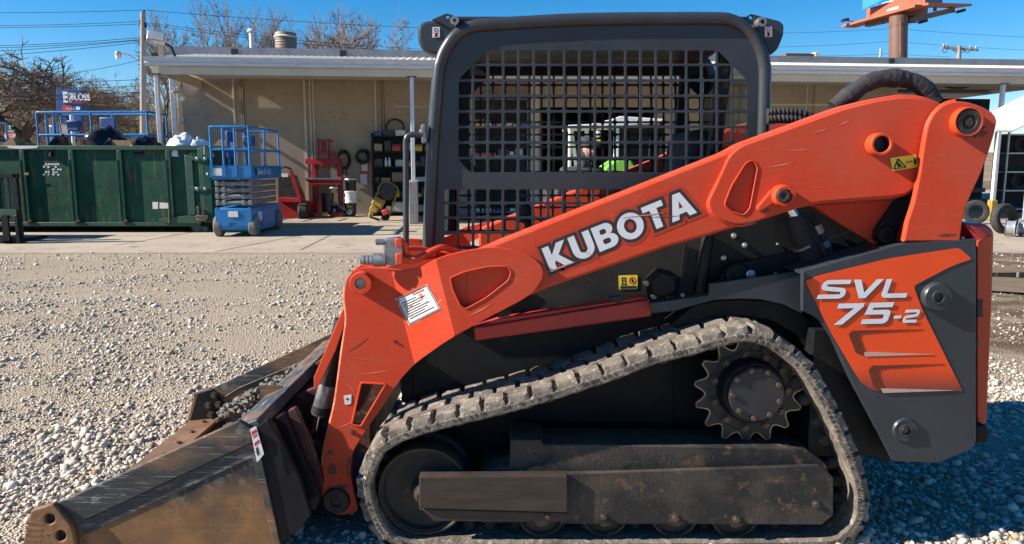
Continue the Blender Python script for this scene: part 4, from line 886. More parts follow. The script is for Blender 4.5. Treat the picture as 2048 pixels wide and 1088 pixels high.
# person standing beyond the loader, black cap and dark jacket
pb = V((P(1163,300,5.2).x, 5.2, .012))
def person():
    H_ = 1.77; x, y, z = pb
    me = bpy.data.meshes.new('body'); J = {}
    def j(n, dx, dy, dz, r): J[n] = (V((x+dx, y+dy, z+dz)), r)
    j('pel',0,0,.95,.14); j('wai',0,.0,1.10,.135); j('che',0,0,1.30,.155); j('neckb',.01,-.01,1.46,.085); j('nk',.03,-.02,1.53,.055); j('hd0',.04,-.03,1.60,.07)
    for s, nm in ((-1,'l'),(1,'r')):
        j('sh'+nm,.19*s,0,1.42,.075); j('el'+nm,.25*s,-.06,1.14,.052); j('wr'+nm,.12*s,-.25,1.05,.036)
        j('hp'+nm,.09*s,0,.90,.095); j('kn'+nm,.11*s,-.02,.50,.065); j('an'+nm,.12*s,.03,.10,.048); j('to'+nm,.13*s,-.13,.045,.042)
    names = list(J); idx = {n: i for i, n in enumerate(names)}
    E = [('pel','wai'),('wai','che'),('che','neckb'),('neckb','nk'),('nk','hd0')]
    for nm in 'lr': E += [('che','sh'+nm),('sh'+nm,'el'+nm),('el'+nm,'wr'+nm),('pel','hp'+nm),('hp'+nm,'kn'+nm),('kn'+nm,'an'+nm),('an'+nm,'to'+nm)]
    me.from_pydata([tuple(J[n][0]) for n in names], [(idx[a], idx[b]) for a, b in E], [])
    th = thing('person', 'person in black cap and dark jacket standing behind the loader', 'person', pb)
    o = put('body', me, th); sk = o.modifiers.new('skin', 'SKIN'); sd = o.modifiers.new('sub', 'SUBSURF'); sd.levels = sd.render_levels = 2
    for i, n in enumerate(names): me.skin_vertices[0].data[i].radius = (J[n][1], J[n][1]); me.skin_vertices[0].data[i].use_root = (n == 'pel')
    me.materials.append(MT['jacket'])
    # trousers over the legs
    for nm in 'lr':
        part('trouser_leg', [tube(crom([J['hp'+nm][0]+V((0,0,.03)), J['kn'+nm][0], J['an'+nm][0]], 6), lambda t: .112-.035*t, 14)], 'jeans', th)
        part('shoe', [xf(lathe((0,0,0), (0,-1,0), [(0,-.06),(.05,-.05),(.055,.05),(.05,.14),(0,.19)], 14), Matrix.Translation(J['an'+nm][0]+V((0,-.02,-.05))) @ Matrix.Diagonal((1,1,.85,1)))], 'tyre', th)
    hc_ = V((x+.045, y-.045, z+1.655))
    # head with face, turned to the right
    vs = []; fs = []; n, m = 18, 24; yawh = .55
    for i in range(n+1):
        ph = math.pi*i/n
        for k in range(m):
            a = 2*math.pi*k/m; d = V((math.sin(ph)*math.cos(a), math.sin(ph)*math.sin(a), math.cos(ph)))
            r = V((.078*d.x, .098*d.y, .122*d.z))
            if d.z < -.2: r.x *= 1-.30*(-d.z-.2); r.y *= 1-.12*(-d.z-.2)
            if d.y < -.8 and -.35 < d.z < .12: r.y -= .030*(1-abs(d.x)/.35 if abs(d.x) < .35 else 0)       # nose
            if d.y < -.55 and .06 < d.z < .28 and .2 < abs(d.x) < .6: r.y += .010                            # eye sockets
            if d.y < -.7 and -.72 < d.z < -.5: r.y -= .008
            vs.append(hc_+Matrix.Rotation(yawh,3,'Z') @ r)
    for i in range(n):
        for k in range(m): fs.append((i*m+k, i*m+(k+1) % m, (i+1)*m+(k+1) % m, (i+1)*m+k))
    hd = part('head', [(vs, fs)], 'skin', th, ang=80)
    RH = Matrix.Translation(hc_) @ Matrix.Rotation(yawh,4,'Z')
    for s in (-1, 1):
        part('ear', [xf(lathe((.080*s,.01,-.005), (s,0,0), [(.0,.012),(.02,.010),(.026,.0),(.02,-.01)], 12), RH)], 'skin', hd)
        part('eye', [xf(lathe((.03*s,-.088,.018), (0,-1,0), [(0,.006),(.008,.004),(.011,-.004)], 10), RH)], 'ink', hd)
    part('mouth', [xf(box(-.024,.024,-.096,-.088,-.064,-.058), RH)], 'rustred', hd)
    part('hair', [xf(lathe((0,.012,-.01), (0,0,1), [(.074,-.06),(.086,-.02),(.086,.06),(.06,.1)], 20), RH @ Matrix.Diagonal((1,1.08,1,1)))], 'jacket', hd)
    cp_ = part('cap', [xf(lathe((0,.0,.03), (0,0,1), [(.088,0),(.090,.03),(.082,.075),(.05,.105),(0,.112)], 24), RH @ Matrix.Diagonal((1,1.2,1,1)))], 'jacket', th)
    part('visor', [xf(slabY([[(.085*math.cos(a), .0+.115*math.sin(a)) for a in [math.pi*q/14 for q in range(15)]]], 0, .006, .001), RH @ Matrix.Translation((0,-.075,.036)) @ Matrix.Rotation(math.pi/2-.15,4,'X'))], 'jacket', cp_)
    for s, nm in ((-1,'l'),(1,'r')):
        w0 = J['wr'+nm][0]; hand = []
        hand.append(xf(lathe((0,0,0), (0,-1,0), [(.018,-.02),(.032,.0),(.040,.04),(.036,.08),(.02,.09)], 12), Matrix.Translation(w0) @ Matrix.Diagonal((1,1,.5,1))))
        for f_ in range(4): hand.append(tube(crom([w0+V((-.028+.018*f_,-.075,0)), w0+V((-.028+.018*f_,-.105-.006*(1-abs(f_-1.5)),-.008)), w0+V((-.026+.018*f_,-.12,-.035))], 3), .0088, 7))
        hand.append(tube(crom([w0+V((-.034*s,-.02,0)), w0+V((-.055*s,-.05,-.01)), w0+V((-.05*s,-.075,-.02))], 3), .010, 7))
        part('hand', hand, 'skin', th)
    return th
person()
# ================================================================ far background
def seg(vs, fs, p, q, r0, r1, n):
    d = (q-p).normalized(); a = d.orthogonal().normalized(); b = d.cross(a); o = len(vs)
    for c, r in ((p, r0), (q, r1)):
        for k in range(n):
            t = 2*math.pi*k/n; vs.append(c+(a*math.cos(t)+b*math.sin(t))*r)
    for k in range(n): fs.append((o+k, o+(k+1) % n, o+n+(k+1) % n, o+n+k))
def bare_tree(base, H, seed, label, spread=.55, depth=6, lean=0, group='bare winter trees', r0=None, kids=(2,3), trunkfrac=.30, wx=1.0):
    r = random.Random(seed); tv, tf_, cv, cf = [], [], [], []
    def grow(p, d, L, rad, lev):
        n = 3 if lev < 3 else 2; q = p
        for i in range(n):
            d = (d+V((r.gauss(0,.13),r.gauss(0,.13),r.gauss(.03,.08)))).normalized(); e = q+d*L/n
            ra = rad*(1-.35*i/n); rb2 = rad*(1-.35*(i+1)/n)
            if lev <= 1: seg(tv, tf_, q, e, ra, rb2, 7)
            else: seg(cv, cf, q, e, ra, rb2, 4 if lev < 4 else 3)
            if lev >= 1 and lev < depth and r.random() < .72: side(e, d, L*.6, rb2*.6, lev+1)
            q = e
        if lev < depth:
            for k in range(r.randint(*kids)): side(q, d, L*r.uniform(.62,.86), rad*.62, lev+1)
    def side(p, d, L, rad, lev):
        ax = V((r.gauss(0,1), r.gauss(0,1), r.gauss(0,.3)))
        nd = (d+ax.normalized()*r.uniform(.6,1.1)*spread*1.7+V((0,0,-.04))).normalized()
        grow(p, nd, L, max(rad, .013), lev)
    rr = r0 or H*.017
    grow(base, V((lean, 0, 1)).normalized(), H*trunkfrac, rr, 0)
    zs = sorted(v.z for v in cv); k = H/zs[int(len(zs)*.97)]
    th = thing('bare_tree', label, 'tree', base, group)
    hi_ = [v for v in cv if v.z > zs[int(len(zs)*.5)]]; mx = sum(v.x-base.x for v in hi_)/len(hi_); mz = sum(v.z for v in hi_)/len(hi_)
    f = lambda vs: [base+V(((v.x-mx*min(1.3, v.z/mz)-base.x)*k*wx, (v.y-base.y)*k*wx, v.z*k)) for v in vs]
    part('trunk', [(f(tv), tf_)], 'bark', th); part('crown', [(f(cv), cf)], 'twig', th, smooth=False)
def tree_at(px, ytop, D, seed, label, **kw):
    Y = CAMY+D; p = P(px, 330, Y); H = P(px, ytop, Y).z
    bare_tree(V((p.x, Y, 0)), H, seed, label, **kw)
tree_at(62, 138, 46, 1, 'large dark bare tree with forked trunk left of the blue sign', spread=.75, depth=6, r0=.32)
tree_at(5, 150, 52, 2, 'bare tree cut off by the left edge of the picture', spread=.7)
tree_at(145, 155, 60, 3, 'bare tree directly behind the blue pole sign', spread=.65)
tree_at(205, 178, 66, 4, 'low bare tree between the sign and the utility pole', spread=.7)
tree_at(250, 182, 62, 5, 'low bare tree just left of the utility pole', spread=.7)
tree_at(335, 58, 40, 6, 'bare tree rising behind the building corner and floodlight', spread=.5, lean=-.05, wx=0.45)
tree_at(430, 42, 55, 7, 'narrow bare tree above the roof left of the vent pipe', spread=.5, depth=6, wx=0.45)
tree_at(478, 24, 58, 8, 'tallest bare tree above the roof beside the vent pipe', spread=.5, depth=6, wx=0.45)
tree_at(532, 33, 58, 9, 'bare tree above the roof behind the condenser', spread=.5, depth=6, wx=0.45)
tree_at(578, 52, 60, 10, 'short bare tree just right of the condenser', spread=.5, depth=6, wx=0.45)
tree_at(618, 68, 62, 11, 'small bare tree between condenser and the sparse pair', spread=.5, depth=6, wx=0.45)
tree_at(684, 42, 50, 12, 'sparse curved bare tree above the roof', spread=.5, depth=6, lean=-.1, wx=0.62)
tree_at(724, 36, 52, 13, 'sparse upright bare tree right of the curved one', spread=.5, depth=6, wx=0.62)
# distant wooded rise: one tangled mass of brush
def brush():
    r = random.Random(99); vs = []; fs = []
    for k in range(2600):
        Y = r.uniform(62, 105); x = r.uniform(-75, 10); h = (2.2+5.2*r.random())*(1+.02*(Y-60)); p = V((x, Y, max(0, (Y-62)*.05)))
        for j in range(4):
            d = V((r.gauss(0,.35), r.gauss(0,.2), 1)).normalized(); q = p+d*h*r.uniform(.3,.55); seg(vs, fs, p, q, .05, .03, 3)
            for i in range(3):
                d2 = (d+V((r.gauss(0,.6), r.gauss(0,.3), r.gauss(.1,.3)))).normalized(); e = q+d2*h*r.uniform(.2,.5); seg(vs, fs, q, e, .03, .012, 3)
    o = part('distant_brush', [(vs, fs)], 'brush', None, smooth=False, kind='stuff'); o['label'] = 'brown leafless brush covering the rise behind the yard'
brush()
hv = []; hf = []
for i in range(41):
    for j in range(9):
        x = -140+i*7; y = 68+j*14; hv.append(V((x, y, -.2+max(0, .10*(y-68))*(1+.3*mnoise.noise(V((x*.03,y*.03,0))))*(1 if x < 60 else max(0,1-(x-60)/60)))))
for i in range(40):
    for j in range(8): a = i*9+j; hf.append((a, a+9, a+10, a+1))
struct('wooded_rise', (hv, hf), 'brush', smooth=True)
# ---- utility pole with street lamp
D = 34; YU = CAMY+D
def U(px, py, Y=YU): return P(px, py, Y)
pb_ = U(283, 330); pb_.z = 0
up_ = thing('utility_pole', 'tall weathered wooden utility pole left of the building', 'utility pole', pb_)
part('shaft', [tube([pb_, U(286,25)], lambda t: .17-.06*t, 12)], 'wood', up_)
part('pole_top_pin', [cyl(U(287,26), U(288,20), .05, seg=6)], 'dark', up_)
for (x, y) in ((282,44),(290,50),(289,74)): part('insulator', [lathe(U(x,y), (0,0,1), [(.05,-.12),(.09,-.06),(.06,0),(.09,.05),(.04,.12)], 10)], 'dark', up_)
la = part('lamp_arm', [tube(crom([U(282,125),U(270,118),U(258,110),U(246,107),U(238,107)], 5), .035, 6)], 'galv', up_)
part('lamp_head', [lathe(U(236,106), (0,0,1), [(.10,-.18),(.14,-.02),(.10,.05),(0,.09)], 14)], 'galv', la); part('lamp_globe', [lathe(U(236,112), (0,0,1), [(0,-.14),(.10,-.12),(.12,.04)], 14)], 'white', la)
def wire(p0, p1, sag, label, r=.010, n=24):
    pts = [p0.lerp(p1, k/n)+V((0,0,-sag*4*(k/n)*(1-k/n))) for k in range(n+1)]
    single('power_line', [tube(pts, r, 5)], 'wire', label, 'power line')
L_ = lambda px, py, Y: P(px, py, Y)
wire(L_(-200,22,YU+6), U(288,20), .1, 'topmost power line left of the pole'); wire(U(288,20), L_(1100,62,YU+14), .2, 'topmost power line running right from the pole')
wire(L_(-200,50,YU+6), U(282,43), .1, 'upper of the second pair of lines left of the pole'); wire(L_(-200,53,YU+6), U(282,48), .1, 'lower of the second pair of lines left of the pole')
wire(U(290,45), L_(900,100,YU+14), .2, 'upper second line running right behind the roof'); wire(U(290,49), L_(860,104,YU+14), .2, 'lower second line running right behind the roof')
for k, (ya, yb2) in enumerate(((84,75),(88,79),(98,80),(110,84))): wire(L_(-200,ya+8,YU+4), U(282,yb2), .15, ('first','second','third','fourth')[k]+' of the four fanned cables left of the pole', .012)
for k, (ya, yb2) in enumerate(((166,159),(176,172),(192,184),(202,192))): wire(L_(-200,ya,YU+5), U(282,yb2), .1, ('first','second','third','fourth')[k]+' of the low phone cables left of the pole', .012)
wire(L_(60,156,YU+3), U(281,120), .1, 'slanted service wire rising to the lamp arm')
wire(L_(1480,66,YU+20), L_(1790,57,YU+20), .1, 'upper line left of the billboard column'); wire(L_(1480,95,YU+20), L_(1790,82,YU+20), .1, 'lower line left of the billboard column')
wire(L_(1790,57,YU+20), L_(2200,80,YU+20), .1, 'upper line right of the billboard column'); wire(L_(1790,83,YU+20), L_(2200,106,YU+20), .1, 'lower line right of the billboard column')
wire(L_(1600,112,YU+20), L_(1790,107,YU+20), .05, 'lowest line just above the roof by the billboard'); wire(L_(1790,107,YU+20), L_(1900,113,YU+20), .05, 'lowest line right of the billboard column')
# crossarm pole on the right
Y2 = YU+20; c0 = P(1918,330,Y2); c0.z = 0
xp = thing('crossarm_pole', 'wooden pole with crossarm and insulators above the roof at right', 'utility pole', c0)
part('shaft', [tube([c0, P(1918,92,Y2)], .14, 10)], 'wood', xp); part('crossarm', [bar(P(1884,95,Y2), P(1956,100,Y2), .12, .16)], 'wood', xp)
for (a, b) in (((1905,99),(1917,107)),((1932,100),(1919,107))): part('brace', [bar(P(*a,Y2), P(*b,Y2), .05, .06)], 'wood', xp)
for x in (1887,1893,1940,1952): part('insulator', [lathe(P(x,93+(x-1884)*.07,Y2), (0,0,1), [(.06,-.1),(.10,-.04),(.07,.02),(.10,.08),(.04,.2)], 10)], 'galv', xp)
for x in (1889,1934): part('jumper_loop', [tube(crom([P(x-4,96,Y2),P(x-3,104,Y2),P(x+3,105,Y2),P(x+6,98,Y2)], 5), .02, 5)], 'wire', xp)
# ---- billboard
D = 46; Y3 = CAMY+D
bc = P(1797,330,Y3); bc.z = 0
bb_ = thing('billboard', 'rust-brown billboard with blue poster on a single thick column', 'billboard', bc)
part('column', [cyl(bc, P(1797,32,Y3), P(1814,90,Y3).x-P(1797,90,Y3).x, seg=32)], 'rustpole', bb_)
part('column_band', [cyl(P(1797,50,Y3), P(1797,52.5,Y3), P(1814.8,90,Y3).x-P(1797,90,Y3).x, seg=32)], 'rustpole', bb_)
part('conduit', [cyl(P(1801,110,Y3-.6), P(1801,40,Y3-.6), .06, seg=8)], 'rustpole', bb_)
def q3(px, py, d): return P(px, py, Y3+d)
# catwalk: left arm comes towards the camera, right arm recedes
part('poster_face', [([q3(1725,-40,3.6), q3(1725,20,3.6), q3(1790,2,1.6), q3(1880,-25,-1.4), q3(1880,-60,-1.4)], [(0,1,2,3,4)])], 'billblue', bb_, smooth=False)
f0, f1 = q3(1733,37,4.0), q3(1850,11,-1.0)
n_ = 26
for i in range(n_):
    a = f0.lerp(f1, i/n_); b = f0.lerp(f1, (i+.86)/n_); top = 1.05
    part('apron_board', [([a, b, b+V((0,0,top)), a+V((0,0,top)), a+V((.03,.1,0)), b+V((.03,.1,0)), b+V((.03,.1,top)), a+V((.03,.1,top))], [(0,1,2,3),(4,7,6,5),(0,3,7,4),(1,5,6,2),(3,2,6,7),(0,4,5,1)])], 'rust', bb_, smooth=False)
part('name_plate', [([q3(1774,19,2.1), q3(1774,23,2.1), q3(1797,17.5,1.1), q3(1797,11.5,1.1)], [(0,1,2,3)])], 'paper', bb_, smooth=False)
part('apron_board', [([q3(1850,-20,-1.0), q3(1850,11,-1.0), q3(1885,10,2.0), q3(1885,-20,2.0)], [(0,1,2,3)])], 'rustpole', bb_, smooth=False)
part('catwalk', [bar(q3(1697,53,5.0), q3(1845,12,-1.5), 1.0, .14), bar(q3(1840,10,-1.4), q3(1928,12,3.0), .9, .14)], 'rust', bb_)
part('torsion_beam', [bar(q3(1735,48,3.5), q3(1850,22,-1), .4, .35), bar(q3(1815,42,0), q3(1905,20,2.4), .3, .3)], 'rustpole', bb_)
for (x, y, d) in ((1742,49,3.2),(1766,46,2.0),(1833,30,-.5),(1870,20,1.0)): part('strut', [bar(q3(x,y+2,d), q3(x,y-12,d), .15,.15)], 'rustpole', bb_)
for (x0, y0, x1, y1, d) in ((1715,44,1690,41,4.5),(1815,46,1846,44,0),(1890,26,1922,23,2.5)):
    al = part('lamp_arm', [tube([q3(x0,y0,d), q3(x1,y1,d-.3)], .03, 6)], 'rustpole', bb_); part('flood_lamp', [obox(q3(x1,y1-1,d-.3), (.42,.3,.16), Matrix.Rotation(-.25,3,'Y'))], 'dark', al)
ex_ = (q3(1790,2,1.6)-q3(1725,20,3.6)); ex_.z = 0; ex_.normalize(); ey_ = V((0,0,1))
part('lettering', [on_frame(text('SALES', .62, .02), q3(1745,11,2.95)+V((0,-.06,0)), ex_, ey_)], 'white', bb_, smooth=False)
# ---- BLOSS pole sign
D = 40; Y4 = CAMY+D
sb_ = P(140,330,Y4); sb_.z = 0
sg = thing('pole_sign', 'blue pole sign reading BLOSS above the dumpster', 'sign', sb_)
def q5(px, py, d=0): return P(px, py, Y4+d)
cabn = part('sign_cabinet', [plate([(112,175),(164,180),(165,228),(112,226)], Y4, .5, 1, .02)], 'dkblue', sg)
part('sign_face', [plate([(124,180),(163,183),(163,209),(125,206)], Y4-.03, .02, 0, .005)], 'signblue', cabn)
flat = lambda s_, px, py, h, m, b=.02, sx=1: part('lettering', [on_frame(text(s_, h, b, 0, 0, sx), q5(px, py, -.05), V((1,0,-.04)).normalized(), V((0,0,1)))], m, cabn, smooth=False)
flat('B', 126, 204, .74, 'white', .04, .9); flat('E', 134.5, 204.5, .68, 'letter', .0, .75); flat('BLOSS', 141, 199, .46, 'white', .04, .80); flat('EQUIPMENT C', 141, 206, .19, 'letterhalo', .0, .74)
part('message_board', [plate([(125,211),(144,212),(144,223),(125,222)], Y4-.02, .02, 0, .003)], 'stopred', cabn); flat('TRUCK', 131, 219, .15, 'white', .0)
part('message_board', [plate([(152,213),(160,213.5),(160,220),(152,219.5)], Y4-.02, .02, 0, .003)], 'letter', cabn)
part('sign_post', [box(q5(127,260).x, q5(133,260).x, Y4+.1, Y4+.3, 0, q5(127,226).z)], 'dkblue', sg); part('lower_box', [plate([(147,228),(162,228),(162,244),(147,243)], Y4, .4, 0, .01)], 'dkblue', sg)
# ---- stop sign with street name blades
D = 30; Y5 = CAMY+D; c0 = P(20,330,Y5); c0.z = 0
ss = thing('stop_sign', 'red octagonal stop sign with green street blade at the left edge', 'sign', c0)
part('post', [cyl(c0, P(20,250,Y5), .03, seg=8)], 'galv', ss)
octo = [(20+11*math.cos(math.pi/8+k*math.pi/4), 272+11*math.sin(math.pi/8+k*math.pi/4)) for k in range(8)]; oct2 = [(20+9.8*math.cos(math.pi/8+k*math.pi/4), 272+9.8*math.sin(math.pi/8+k*math.pi/4)) for k in range(8)]
pt = part('plate', [plate(octo, Y5-.05, .01, 0, 0)], 'white', ss, smooth=False); part('red_face', [plate(oct2, Y5-.056, .004, 0, 0)], 'stopred', pt, smooth=False)
tg_ = text('STOP', .19, .02); wdt = max(v.x for v in tg_[0]); part('lettering', [on_frame(([V((v.x-wdt/2, v.y, 0)) for v in tg_[0]], tg_[1]), P(20,275,Y5-.062), V((1,0,0)), V((0,0,1)))], 'white', pt, smooth=False)
part('street_blade', [plate([(11,256),(29,260),(29,263),(11,259.5)], Y5-.03, .01, 0, 0)], 'signgreen', ss, smooth=False); part('street_blade', [plate([(13,251),(27,250),(27,254),(13,255)], Y5+.02, .01, 0, 0)], 'signgreen', ss, smooth=False)
# ================================================================ compact track loader
YN = 0.0; TW = .32; YC = .76                       # near track face, track width, machine centreline
def mir(g): return ([V((a.x, 2*YC-a.y, a.z)) for a in g[0]], [tuple(reversed(f)) for f in g[1]])
LD = thing('track_loader', 'orange and charcoal compact track loader with caged cab and bucket on gravel', 'track loader', (.4, YC, 0))
# ---- rubber track (near)
outer = [(722,978),(736,926),(762,886),(822,856),(915,831),(1001,810),(1087,786),(1173,758),(1240,735),(1290,714),(1379,691),(1438,674),(1478,664),(1523,667),(1555,682),
         (1592,709),(1622,739),(1667,813),(1698,880),(1724,952),(1733,1004),(1725,1048),(1700,1078),(1660,1098),(1500,1102),(1300,1103),(1100,1104),(900,1104),(825,1103),(772,1084),(740,1040)]
belt = crom([P(x, y, 0) for x, y in outer], 5, True)
belt = [V((p.x, 0, max(p.z, -.012))) for p in belt]
def resamp(path, n):
    path = path+[path[0]]; d = [0]
    for a, b in zip(path, path[1:]): d.append(d[-1]+(b-a).length)
    L = d[-1]; out = []; j = 0
    for k in range(n):
        s = L*k/n
        while d[j+1] < s: j += 1
        t = (s-d[j])/max(1e-9, d[j+1]-d[j]); out.append(path[j].lerp(path[j+1], t))
    return out, L
belt, BL = resamp(belt, 220)
def bnorm(k):
    n = len(belt); t = (belt[(k+2) % n]-belt[k-2]).normalized(); return t, V((-t.z, 0, t.x))     # outward for this winding
ctr = sum(belt, V())/len(belt)
sgn = 1 if bnorm(0)[1].dot(belt[0]-ctr) > 0 else -1
def belt_geo(y0, y1, th):
    vs = []; fs = []; n = len(belt)
    prof = [(y0+.012, -.000), (y0, -.012), (y0, -th+.008), (y0+.01, -th), (y1-.01, -th), (y1, -th+.008), (y1, -.012), (y1-.012, 0)]
    for k in range(n):
        t, nn = bnorm(k); nn = nn*sgn
        wob = .0035*mnoise.noise(V((k*.9, y0*3, 1.3)))
        for (yy, h) in prof: vs.append(belt[k]+nn*(h+wob)+V((0, yy, 0)))
    m = len(prof)
    for k in range(n):
        j = (k+1) % n
        for i in range(m): fs.append((k*m+i, k*m+(i+1) % m, j*m+(i+1) % m, j*m+i))
    return vs, fs
def lug_mesh(ver):
    r = random.Random(ver); L, D, Hh = .078, .104, .022
    us = [-1.06, -1.0, -.92, -.3, .3, .92, 1.0, 1.06]; ws = [-.04, .0, .06, .5, .94, 1.0, 1.04]; vs = []
    for i, u in enumerate(us):
        for j, w_ in enumerate(ws):
            e = min(i, 7-i); f = min(j, 6-j); g_ = min(e, f)
            h = (-.008, Hh*.72, Hh, Hh)[min(g_, 3)]
            x = u*L/2; y = w_*D
            if 2 < i < 5 and j < 3: h -= .007*(3-j)/2                 # notch worn into the shoulder
            if g_ >= 1: x += r.uniform(-.003, .003); y += r.uniform(-.003, .003); h += r.uniform(-.0035, .002)
            vs.append(V((x, y, h)))
    n2 = len(ws)
    fs = [(i*n2+j, (i+1)*n2+j, (i+1)*n2+j+1, i*n2+j+1) for i in range(len(us)-1) for j in range(n2-1)]
    return mesh('tread_lug', (vs, fs), 'track', ang=38)
lugs = [lug_mesh(k) for k in range(4)]
def dl_mesh():
    return mesh('drive_lug', [lathe((0,0,0), (0,0,1), [(.030,0),(.028,.022),(.018,.042),(0,.047)], 10)], 'grime')
dlm = dl_mesh()
def make_track(y0, near):
    tr = part('rubber_track', belt_geo(y0, y0+TW, .042), 'track', LD, ang=30)
    NL = 50; n = len(belt)
    for k in range(NL):
        for row in range(3):
            fi = (k+(.5 if row % 2 else 0))/NL*n; i = int(fi) % n
            t, nn = bnorm(i); nn = nn*sgn
            c = belt[i].lerp(belt[(i+1) % n], fi-int(fi))
            if c.z < .05: continue
            if not near and c.z < .25: continue
            yy = y0+.006+row*.106
            M = Matrix.Translation(c+V((0, yy, 0))) @ Matrix((t*1.0, V((0,1,0)), nn)).transposed().to_4x4()
            put('tread_lug', lugs[(k*3+row) % 4], tr, M)
        if near:
            fi = (k+.25)/NL*n; i = int(fi) % n; t, nn = bnorm(i); nn = -nn*sgn
            for yy in (y0+.135, y0+.19):
                M = Matrix.Translation(belt[i]+nn*.040+V((0, yy, 0))) @ Matrix((t, V((0,1,0)), nn)).transposed().to_4x4()
                put('drive_lug', dlm, tr, M)
    return tr
def sidewall_ribs(tr):
    r = random.Random(8); gs = []; n = len(belt)
    for k in range(n):
        if r.random() < .35: continue
        t, nn = bnorm(k); nn = nn*sgn
        for q in range(r.randint(1, 3)):
            c = belt[k]+t*(.006*q)-nn*r.choice((.012, .013, .030)); R3 = Matrix((t, V((0,1,0)), nn)).transposed()
            gs.append(obox(c+V((0,-.0008,0)), (.0035, .0035, r.uniform(.006, .014)), R3))
    part('sidewall_ribs', gs, 'track', tr, smooth=False, kind='stuff')
    # gravel and dirt packed between the lugs
    gs = []
    for k in range(260):
        i = r.randrange(n); t, nn = bnorm(i); nn = nn*sgn; c = belt[i]+nn*.004+V((0, r.uniform(.01, .30), 0))
        if belt[i].z < .1: continue
        s_ = r.uniform(.004, .011); gs.append(([c+V((r.uniform(-1,1), r.uniform(-1,1), r.uniform(-1,1))).normalized()*s_ for _ in range(6)], [(0,1,2),(0,2,3),(0,3,4),(5,2,1),(5,3,2),(5,4,3),(0,4,1),(5,1,4)]))
    part('packed_dirt', gs, 'mud', tr, smooth=False, kind='stuff')
TRK = make_track(0.0, True); sidewall_ribs(TRK); make_track(2*YC-TW, False)
# ---- idler wheel
idl = part('idler_wheel', [disc(848, 983, 92, .055, [(.0,-.02),(.16,-.02),(.2,-.035),(.62,-.04),(.86,-.03),(.9,-.004),(.97,.0),(1,-.008),(1,-.05),(.93,-.06),(.93,-.15),(1,-.16),(1,-.2),(.2,-.2)], 48)], 'grime', LD)
part('wheel_hub', [disc(848, 983, 92, .05, [(0,.05),(.12,.05),(.13,.03),(.24,.02),(.26,-.02),(.3,-.03)], 28)], 'grime', idl)
part('wheel_rim', [disc(848, 983, 92, .052, [(.93,-.002),(.945,.004),(.985,.004),(1.0,-.004),(1.0,-.02)], 48)], 'framebr', idl)
# ---- sprocket
def sprocket_loop(cx, cy, R, n, Y):
    c = P(cx, cy, Y); s = scale_at(cx, cy, Y)*R; lp = []
    for k in range(n*14):
        a = 2*math.pi*k/(n*14); ph = (k % 14)/14
        d = abs(ph-.5)*2                                   # 1 at tooth centre, 0 in the valley
        q_ = max(0, min(1, (1-d-.24)/.76)); rr = s*(1-.19*math.sin(math.pi/2*q_)**.6)
        lp.append((c.x+rr*math.cos(a+.08), c.z+rr*math.sin(a+.08)))
    return lp
SPL = sprocket_loop(1499, 781, 109, 15, .13)
spk = part('drive_sprocket', [slabY([SPL], .13, .035, .004)], 'sprock', LD)
part('tooth_edge', [tube([V((x, .136, z)) for x, z in SPL], .0060, 5, closed=True)], 'wornedge', spk)
part('sprocket_disc', [disc(1499, 781, 109, .126, [(0,0),(.745,0),(.765,-.006),(.765,-.02)], 48)], 'sprock', spk)
part('hub_drum', [disc(1506, 785, 64, .07, [(.0,.01),(.94,.01),(1,.0),(1.03,-.06)], 44)], 'black', spk)
part('hub_cover', [disc(1512, 788, 56, .05, [(0,.012),(.95,.012),(1,.006),(1,-.02)], 44)], 'sprock', spk)
bolt_me = mesh('bolt', [lathe((0,0,0), (0,-1,0), [(0,.012),(.010,.012),(.0105,.008),(.0105,.002),(.015,.002),(.015,-.002)], 6)], 'bolt', smooth=False)
zbolt_me = mesh('bolt', [lathe((0,0,0), (0,-1,0), [(0,.007),(.006,.007),(.007,.004),(.010,.003),(.010,-.001)], 14)], 'zinc')
def bolt(px, py, Y, parent, s=1.0, z=False, name='bolt'):
    return put(name, zbolt_me if z else bolt_me, parent, Matrix.Translation(P(px, py, Y)) @ Matrix.Scale(s, 4))
for k in range(9):
    a = 2*math.pi*k/9+.3; bolt(1512+48*math.cos(a), 788+48*math.sin(a), .040, spk, .95)
for k in range(11):
    a = 2*math.pi*k/11; bolt(1500+74*math.cos(a), 781+74*math.sin(a), .122, spk, 1.25)
# ---- track frame, guards, rollers
tf = part('track_frame', [plate([(960,948),(975,938),(1020,934),(1020,880),(1083,880),(1085,889),(1180,889),(1610,896),(1655,930),(1667,1000),(1640,1046),(960,1046)], .055, .20, 6, .006)], 'frame', LD)
part('frame_top', [([P(960,948,.05),P(1640,934,.05),P(1610,899,.17),P(1190,892,.17),P(1020,905,.17)], [(0,1,2,3,4)])], 'frame', tf)
gp = part('guard_plate', [plate([(1120,948),(1640,931,4),(1667,955,4),(1667,1031),(1644,1050),(1120,1048)], .0, .022, 3, .004)], 'frame', LD)
gb = part('guard_bar', [plate([(838,953),(1135,951),(1135,1026),(838,1018)], -.02, .05, 3, .005),
     plate([(838,1018),(1135,1026),(1135,1044),(868,1043)], -.005, .03, 2, .004)], 'framebr', LD)
for (x, y, s) in ((1207,1033,1),(1350,1035,1.2),(1472,1038,1.2),(1631,1008,1.15)): bolt(x, y, -.001, gp, s)
bolt(1375, 943, .03, tf, 1.1); bolt(1095, 1033, -.006, gb, .9)
part('lifting_eye', [tube(crom([P(1368,952,.03),P(1378,955,.02),P(1412,952,.02),P(1428,936,.04)], 5), .006, 6)], 'frame', tf)
